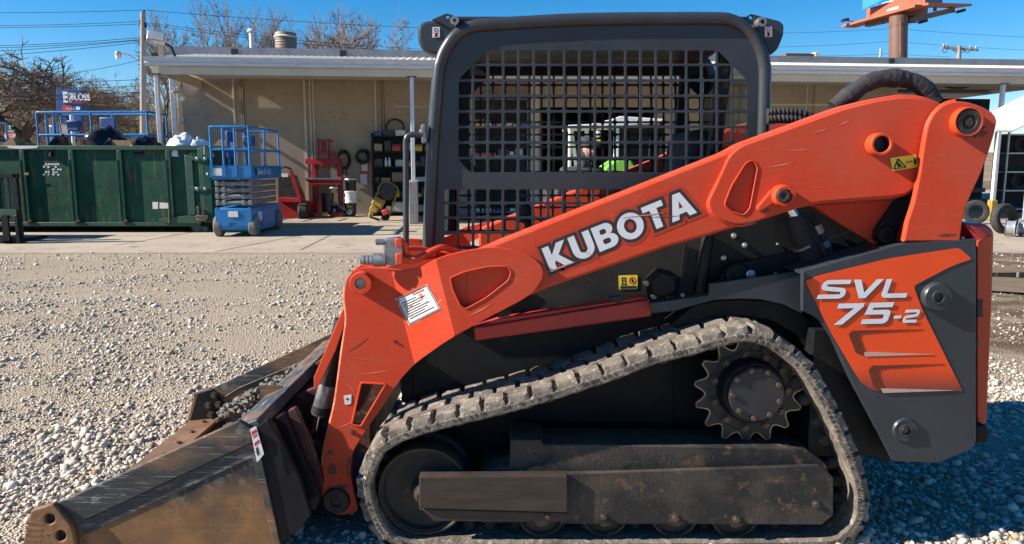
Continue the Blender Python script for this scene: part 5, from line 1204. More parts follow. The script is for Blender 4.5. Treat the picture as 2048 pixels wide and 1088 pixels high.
for (x, y, r) in ((1083,1030,47),(1210,1030,47),(1350,1030,48),(1470,1032,48)):
    ro = part('track_roller', [disc(x, y, r, .04, [(0,.0),(.3,.0),(.34,-.012),(.84,-.018),(.9,-.002),(1,-.004),(1,-.04),(.8,-.05),(.8,-.16),(1,-.17),(1,-.21),(.2,-.21)], 36)], 'grime', LD)
    part('roller_hub', [disc(x, y+6, 17, .036, [(0,.012),(.9,.012),(1,.006),(1,-.01)], 20)], 'bolt', ro)
# ---- chassis behind the track
part('chassis_side', [plate([(800,735),(830,640),(960,620),(1300,600),(1560,590),(1660,700),(1700,900),(1640,960),(830,960)], .35, .05, 4, .004)], 'black', LD)
part('chassis_floor', [box(-.35, 1.25, .36, 2*YC-.36, .30, .72)], 'black', LD)
part('front_hull', [box(-.37,.0,.37,2*YC-.37,.28,.62)], 'black', LD)
for (x0, y0, x1, y1) in ((823,640,823,880),(1348,600,1350,880)):
    part('seam_rib', [bar(P(x0,y0,.345), P(x1,y1,.345), .012, .008)], 'black', LD)
# fuel side panel below the boom
part('fuel_panel', [plate([(1010,612),(1080,560),(1290,490),(1420,470),(1425,520),(1380,600),(1290,598),(990,640)], .30, .03, 4, .003)], 'darkpanel', LD)
part('engine_side', [plate([(1385,470),(1640,392),(1830,400),(1815,490),(1605,545),(1420,585),(1375,592)], .31, .03, 4, .003)], 'black', LD)
part('engine_block', [box(.75,1.75,.40,2*YC-.40,.55,1.02)], 'black', LD)
part('rear_hull', [box(1.2,1.80,.12,2*YC-.12,.34,.86)], 'black', LD)
part('wheel_arch', [plate([(1300,606),(1418,590),(1419,567),(1430,566),(1606,541),(1606,628),(1566,609),(1520,599),(1481,598),(1430,600),(1388,611),(1350,622),(1303,627)], .15, .02, 3, .003)], 'char', LD)
part('arch_liner', [plate([(1388,611),(1430,602),(1481,599),(1530,601),(1570,612),(1608,630),(1640,660),(1670,700),(1712,790),(1785,922),(1760,922),(1735,900),(1640,730),(1590,668),(1540,640),(1480,632),(1420,636),(1370,660),(1340,650)], .20, .16, 3, .004)], 'black', LD)
for k in range(2):
    part('liner_ridge', [tube([P(1650+k*14,700-k*8,.19), P(1742+k*14,905-k*8,.19)], .007, 6)], 'black', LD)
part('side_step_beam', [plate([(947,656),(1300,599),(1303,633),(950,682)], .20, .07, 3, .006)], 'redpaint', LD)
part('step_flange', [plate([(947,655),(1298,598),(1290,594),(1000,637)], .215, .06, 2, .003)], 'redpaint', LD)
part('latch_handle', [plate([(1215,600),(1219,594),(1240,591),(1247,596),(1247,603),(1236,606)], .19, .02, 2, .003)], 'blackrub', LD)
part('latch_handle', [plate([(992,625),(1000,620),(1020,617),(1024,624),(1018,632),(996,636)], .20, .03, 2, .003)], 'blackrub', LD)
# fuel cap
fc = part('fuel_cap', [lathe(P(1322,566,.27), (0,-1,0), [(0,.055),(.050,.055),(.058,.05),(.066,.0),(.066,-.03)], 6)], 'black', LD, bev=.006, smooth=False)
part('cap_bracket', [plate([(1292,560),(1345,575),(1352,600),(1298,602)], .255, .03, 4, .003)], 'black', LD)
part('cap_latch', [disc(1292,566,7,.25,[(0,.01),(.8,.01),(1,.004),(1,-.01)], 12)], 'greysteel', fc)
bolt(1307,592,.252,fc,1.2,True); bolt(1332,590,.252,fc,1.2,True); bolt(1365,590,.24,fc,.8,True)
for (x, y) in ((1467,471),(1489,490),(1447,516),(1555,488)): bolt(x, y, .305, LD, 1.15 if x < 1500 else .6, True)
part('door_stay', [plate([(1368,492),(1376,488),(1362,598),(1354,598)], .285, .012, 2, .002)], 'black', LD)
part('side_post', [tube([P(1416,468,.28), P(1400,585,.28)], .026, 12)], 'black', LD)
pv = part('pivot_plate', [plate([(1420,583),(1420,566),(1440,562),(1446,545),(1460,530),(1480,526),(1600,500),(1602,540)], .26, .03, 6, .003)], 'black', LD)
part('pivot_boss', [disc(1475,548,23,.24,[(0,.02),(.35,.02),(.36,.012),(.8,.012),(1,.004),(1,-.02)], 26)], 'black', pv)
bolt(1501,549,.232,pv,1.9,True); bolt(1552,549,.255,pv,1.0,True); bolt(1595,531,.26,pv,.7,True)
# ---- rear side panel with decals
sp_out = [(1606,542,2),(1807,487,4),(1953,478,3),(1953,884,6),(1944,898,6),(1878,926,10),(1785,923,4),(1710,778,8),(1664,676,12),(1640,640,12),(1606,622,6)]
YP = .03
sp = part('rear_side_panel', [plate(sp_out, YP, .03, 4, .004)], 'char', LD)
part('panel_return', [([P(1953,478,YP+.002),P(1953,884,YP+.002),P(1953,884,YP+.002)+V((0,.25,0)),P(1953,478,YP+.002)+V((0,.25,0))], [(0,1,2,3)]),
     bar(P(1606,541,YP+.03)+V((0,.1,-.012)), P(1807,487,YP+.03)+V((0,.1,-.012)), .2, .012), bar(P(1807,487,YP+.03)+V((0,.1,-.012)), P(1950,480,YP+.03)+V((0,.1,-.012)), .2, .012)], 'char', sp)
part('panel_hinge', [tube([P(1606,545,YP-.008), P(1605,620,YP-.008)], .007, 8)], 'char', sp)
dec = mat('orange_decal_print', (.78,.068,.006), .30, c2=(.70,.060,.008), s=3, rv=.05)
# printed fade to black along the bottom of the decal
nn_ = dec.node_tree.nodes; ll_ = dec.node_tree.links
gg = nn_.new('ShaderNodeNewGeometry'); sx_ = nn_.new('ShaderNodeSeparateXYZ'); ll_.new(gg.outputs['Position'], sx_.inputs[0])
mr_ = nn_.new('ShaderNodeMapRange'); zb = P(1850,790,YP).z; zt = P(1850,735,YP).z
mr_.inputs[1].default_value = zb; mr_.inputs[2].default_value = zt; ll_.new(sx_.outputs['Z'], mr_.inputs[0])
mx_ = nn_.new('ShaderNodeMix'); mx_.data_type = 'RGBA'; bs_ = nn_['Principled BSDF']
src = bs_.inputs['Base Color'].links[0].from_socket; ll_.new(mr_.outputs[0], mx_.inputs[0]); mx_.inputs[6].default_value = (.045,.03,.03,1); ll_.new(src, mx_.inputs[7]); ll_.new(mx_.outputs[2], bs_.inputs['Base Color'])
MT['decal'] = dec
MT['decaldark'] = mat('dark_decal_print', (.12,.018,.008), .3); MT['decalgrey'] = mat('grey_decal_print', (.45,.30,.26), .3)
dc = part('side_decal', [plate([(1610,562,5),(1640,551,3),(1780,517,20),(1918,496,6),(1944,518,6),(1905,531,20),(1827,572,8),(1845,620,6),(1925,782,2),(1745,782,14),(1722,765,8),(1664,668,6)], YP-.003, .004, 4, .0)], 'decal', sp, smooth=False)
part('decal_swoosh', [plate([(1848,659),(1720,661),(1705,661),(1697,668),(1712,706),(1730,712),(1742,710),(1728,700),(1719,676),(1722,667)], YP-.005, .002, 3, 0)], 'decaldark', dc, smooth=False)
part('decal_swoosh', [plate([(1890,728),(1765,731),(1745,731),(1737,740),(1748,775),(1765,784),(1778,782),(1765,772),(1757,748),(1760,738)], YP-.005, .002, 3, 0)], 'decaldark', dc, smooth=False)
part('decal_swoosh', [plate([(1728,704),(1868,709),(1730,713)], YP-.0055, .002, 1, 0)], 'decalgrey', dc, smooth=False)
part('decal_swoosh', [plate([(1762,777),(1908,781),(1766,786)], YP-.0055, .002, 1, 0)], 'decalgrey', dc, smooth=False)
def stroke(pts, t, r=.14):
    c = [V((p[0], p[1])) for p in fillet([tuple(p) for p in pts], r, 5, closed=False)]; L, R = [], []
    for i, p in enumerate(c):
        d = (c[min(len(c)-1, i+1)]-c[max(0, i-1)]).normalized(); n = V((-d.y, d.x))*t/2
        L.append(p+n); R.append(p-n)
    return [[tuple(q) for q in L+R[::-1]]]
def arc(cx, cy, rx, ry, a0, a1, n=12): return [(cx+rx*math.cos(a0+(a1-a0)*k/n), cy+ry*math.sin(a0+(a1-a0)*k/n)) for k in range(n+1)]
PI = math.pi
rp = lambda pts, r=.05: [tuple(q) for q in fillet(pts, r, 3)]
GL = {
 'K': [[(0,0),(0,1),(.28,1),(.28,.60),(.60,1),(.95,1),(.53,.53),(.98,0),(.63,0),(.35,.35),(.28,.27),(.28,0)]],
 'U': [[(0,1),(.28,1)]+arc(.44,.36,.16,.14,PI,2*PI)+[(.60,1),(.88,1)]+arc(.44,.38,.44,.40,0,-PI)],
 'B': [[(0,0),(0,1)]+arc(.50,.755,.30,.245,PI/2,-PI/2+.35)+arc(.54,.28,.33,.28,PI/2-.45,-PI/2), rp([(.27,.60),(.27,.80),(.50,.80),(.53,.70),(.50,.60)],.06), rp([(.27,.20),(.27,.41),(.54,.41),(.60,.305),(.54,.20)],.08)],
 'O': [arc(.5,.5,.52,.525,0,2*PI,36)[:-1], arc(.5,.5,.245,.285,0,2*PI,30)[:-1]],
 'T': [[(0,.77),(0,1),(.84,1),(.84,.77),(.56,.77),(.56,0),(.28,0),(.28,.77)]],
 'A': [[(0,0),(.36,1),(.66,1),(1.02,0),(.72,0),(.66,.19),(.36,.19),(.30,0)], [(.43,.40),(.59,.40),(.51,.69)]],
 'S': stroke([(1.22,.885),(.16,.885),(.14,.56),(1.05,.45),(1.05,.115),(0,.115)], .23, .22),
 'V': [[(0,1),(.31,1),(.63,.30),(.97,1),(1.28,1),(.76,0),(.48,0)]],
 'L': stroke([(.13,1),(.13,.115),(1.12,.115)], .24, .12),
 '7': [[(0,1),(1.10,1),(1.10,.82),(.44,0),(.08,0),(.72,.77),(0,.77)]],
 '5': [[(1.12,1),(.10,1),(.02,.44),(.80,.44),(.86,.40),(.86,.28),(.80,.23),(0,.23),(0,0),(.92,0),(1.03,.04),(1.11,.15),(1.11,.52),(1.05,.62),(.93,.66),(.30,.66),(.32,.77),(1.12,.77)]],
 '2': stroke([(0,.885),(1.0,.885),(1.0,.555),(.12,.45),(.12,.115),(1.08,.115)], .225, .18),
 '-': [[(0,.36),(.55,.36),(.55,.58),(0,.58)]] }
def glyph(loops, off):
    cu = bpy.data.curves.new('tmp', 'CURVE'); cu.dimensions = '2D'; cu.fill_mode = 'FRONT'; cu.offset = off
    for lp in loops:
        sp_ = cu.splines.new('POLY'); sp_.points.add(len(lp)-1); sp_.use_cyclic_u = True
        for q, p in zip(sp_.points, lp): q.co = (p[0], p[1], 0, 1)
    return curve_geo(cu)
def flatword(word, px0, py0, px1, py1, cap_px, Y, parent, shear=.0, layers=(('letter',0.0,0.0),), gap=.10, name='letter', drop=(0,0)):
    """letters from baseline point 0 to baseline point 1, cap height in px, on plane Y; layers of (material, outline growth, depth)"""
    a = P(px0, py0, Y); b = P(px1, py1, Y); ex = (b-a).normalized(); ey = V((-ex.z, 0, ex.x)); L = (b-a).length
    s = scale_at((px0+px1)/2, (py0+py1)/2, Y)*cap_px
    ws = [max(p[0] for l in GL[c] for p in l) for c in word]
    sx = L/(sum(ws)+gap*(len(word)-1)); x = 0
    for i, ch in enumerate(word):
        for j, (m, off, dz) in enumerate(layers):
            lp = [[(p[0]*sx+p[1]*shear*s, p[1]*s) for p in l] for l in GL[ch]]
            # outer loops counter-clockwise, holes clockwise, so that the growth goes outwards
            fix = []
            for k, l in enumerate(lp):
                ar = sum(l[q-1][0]*l[q][1]-l[q][0]*l[q-1][1] for q in range(len(l))); fix.append(l if (ar > 0) == (k == 0) else l[::-1])
            g = glyph(fix, off*s)
            dx = drop if j > 0 else (0, 0)
            o = a+V((0, -.00015*i+dz, 0))+ex*(x+dx[0]*s)+ey*dx[1]*s
            part(name, [on_frame(g, o, ex, ey)], m, parent, smooth=False)
        x += (ws[i]+gap)*sx
lay = (('letter', 0, 0), ('letterdark', .0, .0004))
flatword('SVL', 1633, 598, 1812, 595, 38, YP-.0065, dc, .30, lay, .10, 'letter', (.035,-.045))
flatword('75', 1663, 650, 1774, 647, 43, YP-.0065, dc, .30, lay, .12, 'letter', (.03,-.04))
flatword('-2', 1783, 647, 1833, 645, 27, YP-.0065, dc, .30, lay, .16, 'letter', (.03,-.04))
for (x, y, rr) in ((1871,593,29),(1810,860,25)):
    tb = part('tie_down_boss', [disc(x, y, rr, YP-.004, [(0,.010),(.32,.012),(.34,.026),(.46,.026),(.48,.022),(.9,.022),(1,.014),(1.02,-.01)] if rr > 26 else [(0,-.0),(.3,.0),(.34,.010),(.5,.010),(.52,.004),(.9,.006),(1,.0),(1.02,-.01)], 36)], 'char', sp)
    part('boss_socket', [disc(x, y, rr*.26, YP-.014, [(0,.004),(.9,.004),(1,0)], 14)], 'ink', tb)
# rear hood
part('rear_hood', [plate([(1925,446,10),(1975,447,14),(1990,462,8),(1986,600),(1975,850,10),(1955,852),(1953,480)], .12, 2*(YC-.12), 6, .012)], 'taillens', LD)
part('rear_grille', [plate([(1955,598),(1966,598),(1966,634),(1955,634)], .115, .02, 1, .001)], 'ink', LD)
part('rear_grille', [plate([(1953,680),(1958,684),(1957,692),(1953,694)], .115, .02, 1, .001)], 'ink', LD)
part('hood_side', [plate([(1955,482),(1984,470),(1984,600),(1972,848),(1955,850)], .116, .02, 4, .004)], 'orange2', LD)
part('tow_hook', [plate([(1952,852),(1975,850,8),(1981,868,8),(1974,886,4),(1952,888)], .06, .05, 3, .006)], 'black', LD)
# ---- loader arms
FD = .085
def armY(px, py): return YA-.028+FD*max(0, min(1, (px-(862+.25*(py-480)))/-95.0))
def bend(g):
    """front legs are cranked inwards: everything past two oblique fold lines sits deeper"""
    vs = []
    for a in g[0]:
        px, py = proj(a)
        t = (px-(862+.25*(py-480)))/-95.0                    # 0 at first fold, 1 at the second
        t = max(0, min(1, t)); d = FD*t
        q = P(px, py, a.y+d); vs.append(q)
    return vs, g[1]
def subdiv_plate(pts, Y, th, r, holes=(), step=9):
    """plate as a front skin with inner points, so it can be folded; rim closed backwards"""
    lp = [V((x, y)) for x, y in [tuple(p[:2]) for p in fillet(pts, r)]]
    from mathutils.geometry import delaunay_2d_cdt
    vv = list(lp); ed = [(i, (i+1) % len(lp)) for i in range(len(lp))]; loops = [list(range(len(lp)))]
    for h in holes:
        o = len(vv); vv += [V(p) for p in h]; ed += [(o+i, o+(i+1) % len(h)) for i in range(len(h))]; loops.append([o+i for i in range(len(h))])
    def inside(p, poly):
        c = False
        for i in range(len(poly)):
            a, b = poly[i-1], poly[i]
            if (a.y > p.y) != (b.y > p.y) and p.x < (b.x-a.x)*(p.y-a.y)/(b.y-a.y)+a.x: c = not c
        return c
    polys = [lp]+[[V(p) for p in h] for h in holes]
    # points on the fold lines
    for line in (0.0, 1.0):
        for yy in range(480, 1060, 10):
            p = V((862+.25*(yy-480)-95*line, yy))
            if inside(p, lp) and not any(inside(p, h) for h in polys[1:]):
                if min((p-q).length for q in vv[:len(lp)]) > 3: vv.append(p)
    res = delaunay_2d_cdt(vv, ed, [], 0, 1e-4)
    co, fa = res[0], res[2]
    fa = [f for f in fa if (lambda c: inside(c, lp) and not any(inside(c, h) for h in polys[1:]))(sum((co[i] for i in f), V((0,0)))/len(f))]
    vs = [P(c.x, c.y, Y) for c in co]; fs = [tuple(f) for f in fa]
    from collections import Counter
    cnt = Counter(); ori = {}
    for f in fa:
        for i in range(len(f)):
            k = tuple(sorted((f[i-1], f[i]))); cnt[k] += 1; ori[k] = (f[i-1], f[i])
    n = len(vs); vs += [v+V((0, th, 0)) for v in vs]
    for k, c in cnt.items():
        if c == 1: a, b = ori[k]; fs.append((a, b, b+n, a+n))
    fs += [tuple(reversed([i+n for i in f])) for f in fa]
    return vs, fs
leg_out = [(689,590,10),(692,562,8),(703,545,8),(722,536,8),(760,537,10),(806,542,10),(838,536,12),(880,515,14),(930,502,20),(985,494,20),(1030,501,16),(1064,513,12),(1084,533,10),(1087,552,10),(1068,583,12),(1040,602,12),(967,640,20),(888,685,20),(831,726,14),(800,759,14),(765,813,10),(724,871,12),(703,908,12),(701,953,6),(716,1022,6),(700,1028,8),(674,1031,14),(650,1014,8),(644,982,4),(647,904,10),(670,805,14),(684,702,14),(693,640,10)]
pocket = [tuple(p) for p in fillet([(900,556,4),(930,543,8),(975,533,8),(1014,532,7),(1023,543,6),(1017,561,6),(971,597,16),(932,618,5),(921,612,4),(905,578,6)], 5)]
winh = [tuple(p) for p in fillet([(722,765,4),(772,768,4),(722,853,5),(704,848,5)], 4)]
YA = .095
leg_g = bend(subdiv_plate(leg_out, YA-.028, .030, 4, (pocket, winh)))
arm = part('lift_arm', [leg_g], 'orange', LD, bev=.004, ang=6)
# inner skin behind the leg's openings, dark box inside the triangular window
part('arm_inner_plate', [bend(subdiv_plate([(905,520),(1030,505),(1080,540),(1040,600),(960,640),(900,640)], YA+.004, .02, 6))], 'orange', arm)
part('arm_lower_box', [bend(plate([(692,740),(800,735),(760,815),(705,905),(706,950),(712,1015),(655,1015),(652,905)], YA+.07, .03, 3, .003))], 'rustred', arm)
part('window_lip', [bend(tube([P(x, y, YA-.030) for x, y in winh], .0042, 6, closed=True))], 'orange2', arm)
part('pocket_bead', [bend(tube([P(x, y, YA-.028) for x, y in pocket], .0032, 6, closed=True))], 'orange', arm)
edge_pts = [(690,575),(689,600),(693,640),(684,702),(670,805),(647,904),(644,982)]
part('arm_edge_weld', [bend(tube(crom([P(x+1, y, YA-.012) for x, y in edge_pts], 5), .0085, 8))], mat('worn_weld_edge', (.60,.26,.14), .5, c2=(.50,.10,.05), s=40, bump=.3, bs=80), arm)
# boom
boom_out = [(930,512),(1000,482,8),(1455,303,16),(1482,287,14),(1690,211,20),(1752,196,16),(1802,188,16),(1848,191,16),(1885,206,12),(1930,250,10),(1900,330),(1838,372,12),(1818,391,10),(1790,397,8),(1640,409,8),(1600,416,8),(1560,429,12),(1520,442),(1330,496),(1100,575),(1040,600),(970,640),(930,600)]
boom = part('boom', [plate(boom_out, YA, .11, 4, .012)], 'orange', arm)
slot = [tuple(p) for p in fillet([(1491,326,8),(1505,319,7),(1516,333,8),(1500,418,9),(1487,431,6),(1462,423,6),(1448,410,7),(1463,372,8)], 6)]
rear_out = [(1458,312,14),(1482,292,10),(1690,217,20),(1752,202,16),(1802,194,16),(1845,197,16),(1880,212,12),(1920,250),(1895,330),(1835,370,12),(1815,387,10),(1790,392,8),(1640,404,8),(1600,411,8),(1556,426,16),(1508,445,12),(1474,450,12),(1440,439,10),(1421,424,8),(1416,404,10),(1436,362,12)]
part('boom_rear_plate', [plate(rear_out, YA-.018, .02, 4, .005, (slot,))], 'orange', arm)
part('slot_bead', [tube([P(x, y, YA-.018) for x, y in slot], .0035, 6, closed=True)], 'orange', arm)
part('plate_bead', [tube(crom([P(x, y, YA-.004) for x, y in ((1462,308),(1436,362),(1416,404),(1421,424),(1440,439),(1474,451),(1508,446))], 5), .0055, 6)], 'orange2', arm)
tw_out = [(1808,483,2),(1815,445,10),(1829,403,14),(1840,348,14),(1850,278,14),(1857,246,10),(1871,222,10),(1889,208,8),(1910,202,8),(1937,204,10),(1965,213,10),(1986,225,8),(1995,240,8),(1990,264,8),(1979,302,12),(1962,348,12),(1944,386,12),(1932,414,10),(1925,445,10),(1920,483,2)]
tower = part('rear_tower', [plate(tw_out, .035, .03, 5, .005)], 'orange', LD)
part('tower_inner', [plate([(1822,483),(1835,440),(1850,350),(1862,250),(1890,215),(1980,235),(1960,330),(1925,440),(1920,483)], .22, .03, 5, .004)], 'orange', tower)
part('tower_edge_weld', [tube(crom([P(x, y, .048) for x, y in ((1808,483),(1815,445),(1829,403),(1840,348),(1850,278),(1857,246),(1871,222),(1889,208),(1910,202))], 5), .0075, 8)], 'orange2', tower)
pin = part('tower_pin', [disc(1930,245,29,.035,[(0,.026),(.30,.026),(.34,.020),(.45,.020),(.5,.028),(.84,.030),(.88,.018)], 32)], 'grease', tower)
part('pin_ring', [disc(1928,244,29,.035,[(.86,.020),(.89,.032),(.97,.032),(1.0,.026),(1.02,-.002)], 32)], 'orange2', pin)
bt = part('boss_tube', [disc(1751,289,22,YA-.018,[(.72,-.02),(.72,.048),(.78,.053),(.95,.053),(1,.048),(1.04,.004)], 32)], 'orange2', arm)
part('tube_bore', [disc(1751,289,22,YA-.018,[(0,.01),(.715,.01),(.715,.046)], 28)], 'ink', bt)
bp = part('cylinder_pin_boss', [disc(1561,391,21,YA-.018,[(.0,.03),(.3,.03),(.34,.036),(.62,.04),(.64,.055),(.94,.055),(1,.05),(1.04,.0)], 30)], 'orange', arm)
part('pin_face', [disc(1562,391,13,YA-.05,[(0,.026),(.4,.026),(.5,.032),(.9,.032),(1,.026),(1.02,-.01)], 22)], 'grease', bp)
part('boss_lug', [plate([(1545,378),(1556,402),(1520,424,6),(1513,416,6)], YA-.036, .02, 4, .005)], 'orange', bp)
fp = part('front_pin_boss', [disc(725,564,22,armY(725,564),[(.0,.03),(.46,.03),(.48,.024),(.5,.042),(.94,.042),(1,.036),(1.02,-.0)], 30)], 'orange', arm)
part('pin_face', [disc(725,564,10.5,armY(725,564),[(0,.036),(.9,.036),(1,.03),(1,.01)], 20)], 'greysteel', fp)
part('lower_pin', [disc(673,1001,27,armY(673,1001)-.004,[(0,.0),(.4,.0),(.45,.01),(.9,.012),(1,.004),(1,-.04)], 28)], 'grime', arm)
bolt(704,864,armY(704,864),arm,.8); bolt(661,906,armY(661,906),arm,.8); bolt(790,683,armY(790,683),arm,.5)
# lower link and dark drag link under the boom
part('lift_link_plate', [plate([(1622,411),(1795,397),(1806,392),(1800,440),(1768,490),(1752,492,4),(1738,482),(1692,455)], .20, .03, 4, .004)], 'orange', LD)
part('drag_link', [plate([(1796,398),(1832,376),(1822,420),(1792,470),(1790,482,8),(1770,492,10),(1750,480,8),(1752,460,8)], .165, .03, 5, .004)], 'black', LD)
part('link_pin', [disc(1769,470,17,.16,[(0,.012),(.5,.012),(.55,.02),(.95,.02),(1,.01),(1,-.01)], 24)], 'black', LD)
part('link_brace', [plate([(1836,378),(1828,420),(1800,484),(1790,484),(1812,420),(1822,386)], .19, .02, 3, .003)], 'orange', LD)
# lift cylinder
lc = part('lift_cylinder', [tube([P(1590,432,.24), P(1601,470,.24), P(1640,545,.24)], lambda t: .044 if t > .02 else .038, 20)], 'darkpanel', LD)
part('cylinder_rod', [tube([P(1576,412,.24), P(1592,440,.24)], .022, 16)], 'chrome', lc)
part('cylinder_band', [tube([P(1606,490,.24), P(1608,494,.24)], .0455, 20)], 'greysteel', lc)
part('hydraulic_line', [tube(crom([P(1620,430,.27),P(1636,452,.25),P(1644,470,.25),P(1672,528,.25)], 6), .014, 10)], 'blackrub', lc)
part('line_fitting', [tube([P(1634,450,.25), P(1641,466,.25)], .019, 8)], 'greysteel', lc)
part('line_tape', [tube([P(1649,482,.25), P(1655,493,.25)], .0155, 10)], mat('teal_tape', (.05,.20,.25), .6), lc)
part('cross_rod', [tube([P(1625,486,.29), P(1700,463,.29)], .004, 6)], 'greysteel', LD)
# decals and lettering on the boom
YB = YA-.0009
flatword('KUBOTA', 1102, 544, 1394, 425, 51, YB, boom, 0, (('letter',0,0),('letterdark',.13,.0003),('letterhalo',.23,.0006)), .10)
def sticker(name, quad, Y, m, parent, marks=(), fold=False):
    g = subdiv_plate(quad, Y, .0012, 0) if fold else plate(quad, Y, .0012, 2, 0)
    o = part(name, [g], m, parent, smooth=False)
    A, B, C, D = [V(q) for q in quad]                # top-left, top-right, bottom-right, bottom-left
    for (mm, loop) in marks:
        pts = [(A*(1-u)*(1-v)+B*u*(1-v)+C*u*v+D*(1-u)*v) for u, v in loop]
        part('printed_mark', [plate([tuple(p) for p in pts], Y-.0008, .0006, 0, 0)], mm, o, smooth=False)
    return o
def R_(u0, v0, u1, v1): return [(u0,v0),(u1,v0),(u1,v1),(u0,v1)]
def ring_marks(cu, cv, ru, rv, m, w=.25, n=18):
    out = []
    for k in range(n):
        a, b = 2*math.pi*k/n, 2*math.pi*(k+.9)/n
        out.append((m, [(cu+ru*math.cos(a), cv+rv*math.sin(a)), (cu+ru*math.cos(b), cv+rv*math.sin(b)), (cu+ru*(1-w)*math.cos(b), cv+rv*(1-w)*math.sin(b)), (cu+ru*(1-w)*math.cos(a), cv+rv*(1-w)*math.sin(a))]))
    return out
sticker('warning_sticker', [(1780,316),(1832,309),(1836,334),(1786,342)], YA-.0205, 'yellow', arm,
  [('ink', [(.26,.14),(.33,.2),(.07,.9),(.03,.86)]), ('ink', [(.26,.14),(.33,.14),(.56,.86),(.50,.88)]), ('ink', R_(.05,.84,.54,.91)), ('ink', [(.24,.40),(.30,.40),(.40,.8),(.20,.8)]),
   ('ink', R_(.66,.47,.80,.53)), ('ink', [(.62,.5),(.68,.4),(.68,.6)]), ('ink', [(.84,.5),(.78,.4),(.78,.6)]), ('ink', [(.88,.3),(.95,.25),(.98,.5),(.94,.8),(.87,.75)]), ('ink', R_(.575,.3,.585,.7))])
sticker('fuel_sticker', [(1237,551),(1275,550),(1275,578),(1238,579)], .297, 'yellow', LD,
  [('ink', R_(.06,.76,.94,.95)), ('ink', R_(.16,.15,.38,.24)), ('ink', R_(.16,.15,.21,.65)), ('ink', R_(.33,.15,.38,.65)), ('ink', R_(.12,.62,.42,.70)), ('ink', R_(.20,.36,.34,.42))]+ring_marks(.73,.40,.19,.27,'redink')+[('redink', [(.62,.25),(.66,.22),(.85,.55),(.81,.58)]), ('ink', R_(.68,.28,.78,.52))])
lines = [('ink', R_(.10,.22+.085*k,.55+.35*((k*37) % 10)/10,.252+.085*k)) for k in range(8)]
o_ = sticker('torn_sticker', [(791,598),(854,569),(881,618),(818,650)], YA-.031, 'paper', arm,
   [('ink', R_(.02,.02,.98,.045)), ('ink', R_(.02,.955,.98,.98)), ('ink', R_(.02,.02,.04,.98)), ('ink', R_(.96,.02,.98,.98)), ('redink', R_(.50,.10,.85,.15))]+lines, True)
# fold the sticker with the arm
for o in [o_]+KIDS(o_):
    me = o.data
    g = bend(([v.co.copy() for v in me.vertices], []))
    for v, c in zip(me.vertices, g[0]): v.co = c
sticker('worn_sticker', [(687,792),(703,789),(702,808),(690,810)], armY(695,800)-.002, 'paper', arm, [('ink', R_(.3,.3,.6,.5))])
# scrapes through the paint
rs = random.Random(5)
MT['stain'] = mat('grease_stain', (.20,.034,.018), .5, c2=(.045,.02,.014), s=30, lo=.38, hi=.6)
def stain(px, py, rx, ry, Y, seed, parent, fold=False):
    r = random.Random(seed); pts = [(px+rx*math.cos(a)*r.uniform(.55,1.1), py+ry*math.sin(a)*r.uniform(.5,1.1)) for a in [2*PI*k/22 for k in range(22)]]
    g = plate(pts, Y, .0008, 2, 0); part('grease_stain', [bend(g) if fold else g], 'stain', parent, smooth=False)
stain(1946,262,34,20,.0344,1,tower); stain(1576,398,16,9,YA-.0185,2,arm); stain(1530,420,12,5,YA-.0185,3,arm); stain(680,975,26,8,YA-.0285,4,arm,True); stain(664,940,10,14,YA-.0285,5,arm,True); stain(697,935,5,22,YA-.0285,6,arm,True)
stain(1895,470,20,4,.0344,7,tower); stain(1500,446,18,3,YA-.0185,8,arm)
MT['scrape'] = mat('pale_scrape', (.62,.19,.12), .5); MT['darkscrape'] = mat('rusty_scrape', (.16,.05,.03), .6)
for (x, y, L, a, m) in ((1120,534,70,-.35,'scrape'),(1190,516,60,.55,'darkscrape'),(1290,430,90,-.12,'scrape'),(1330,433,60,-.05,'darkscrape'),(1245,480,34,.7,'scrape'),(1560,330,60,-.2,'scrape'),(1640,262,40,-.3,'scrape'),(1690,245,30,-.5,'scrape'),(1600,300,50,-.1,'scrape'),(1180,560,26,.5,'scrape')):
    dx, dy = math.cos(a)*L/2, math.sin(a)*L/2; w_ = rs.uniform(.4,.8); Ys = YA-.0186 if x > 1500 else YA-.0024
    part('paint_scratch', [plate([(x-dx,y-dy),(x,y-w_),(x+dx,y+dy),(x+dx*.2,y+w_)], Ys, .001, 0, 0)], m, boom, smooth=False)
for (x, y, L, a, m) in ((735,720,60,.1,'scrape'),(716,690,50,-.6,'darkscrape'),(750,745,70,-.15,'scrape'),(700,775,40,.9,'scrape'),(840,640,60,-.5,'scrape'),(880,600,50,-.9,'scrape'),(730,712,22,.5,'darkscrape'),(690,850,40,-.4,'scrape'),(670,930,40,-.3,'darkscrape'),(960,620,60,-.5,'scrape')):
    dx, dy = math.cos(a)*L/2, math.sin(a)*L/2; w_ = rs.uniform(.3,.6)
    part('paint_scratch', [bend(plate([(x-dx,y-dy),(x,y-w_),(x+dx,y+dy),(x+dx*.2,y+w_)], YA-.0286, .001, 0, 0))], m, arm, smooth=False)
# ---- far-side arm (seen through the cab and over the bucket)
farm = part('lift_arm', [mir(leg_g)], 'orange', LD, bev=.004, ang=20)
part('boom', [mir(plate(boom_out, YA, .11, 4, .012))], 'orange', farm)
part('rear_tower', [mir(plate(tw_out, .035, .03, 5, .005))], 'orange', LD)
part('lift_arm_crossbar', [box(-.72, -.60, YA+.15, 2*YC-YA-.15, .30, .44)], 'rustred', farm)
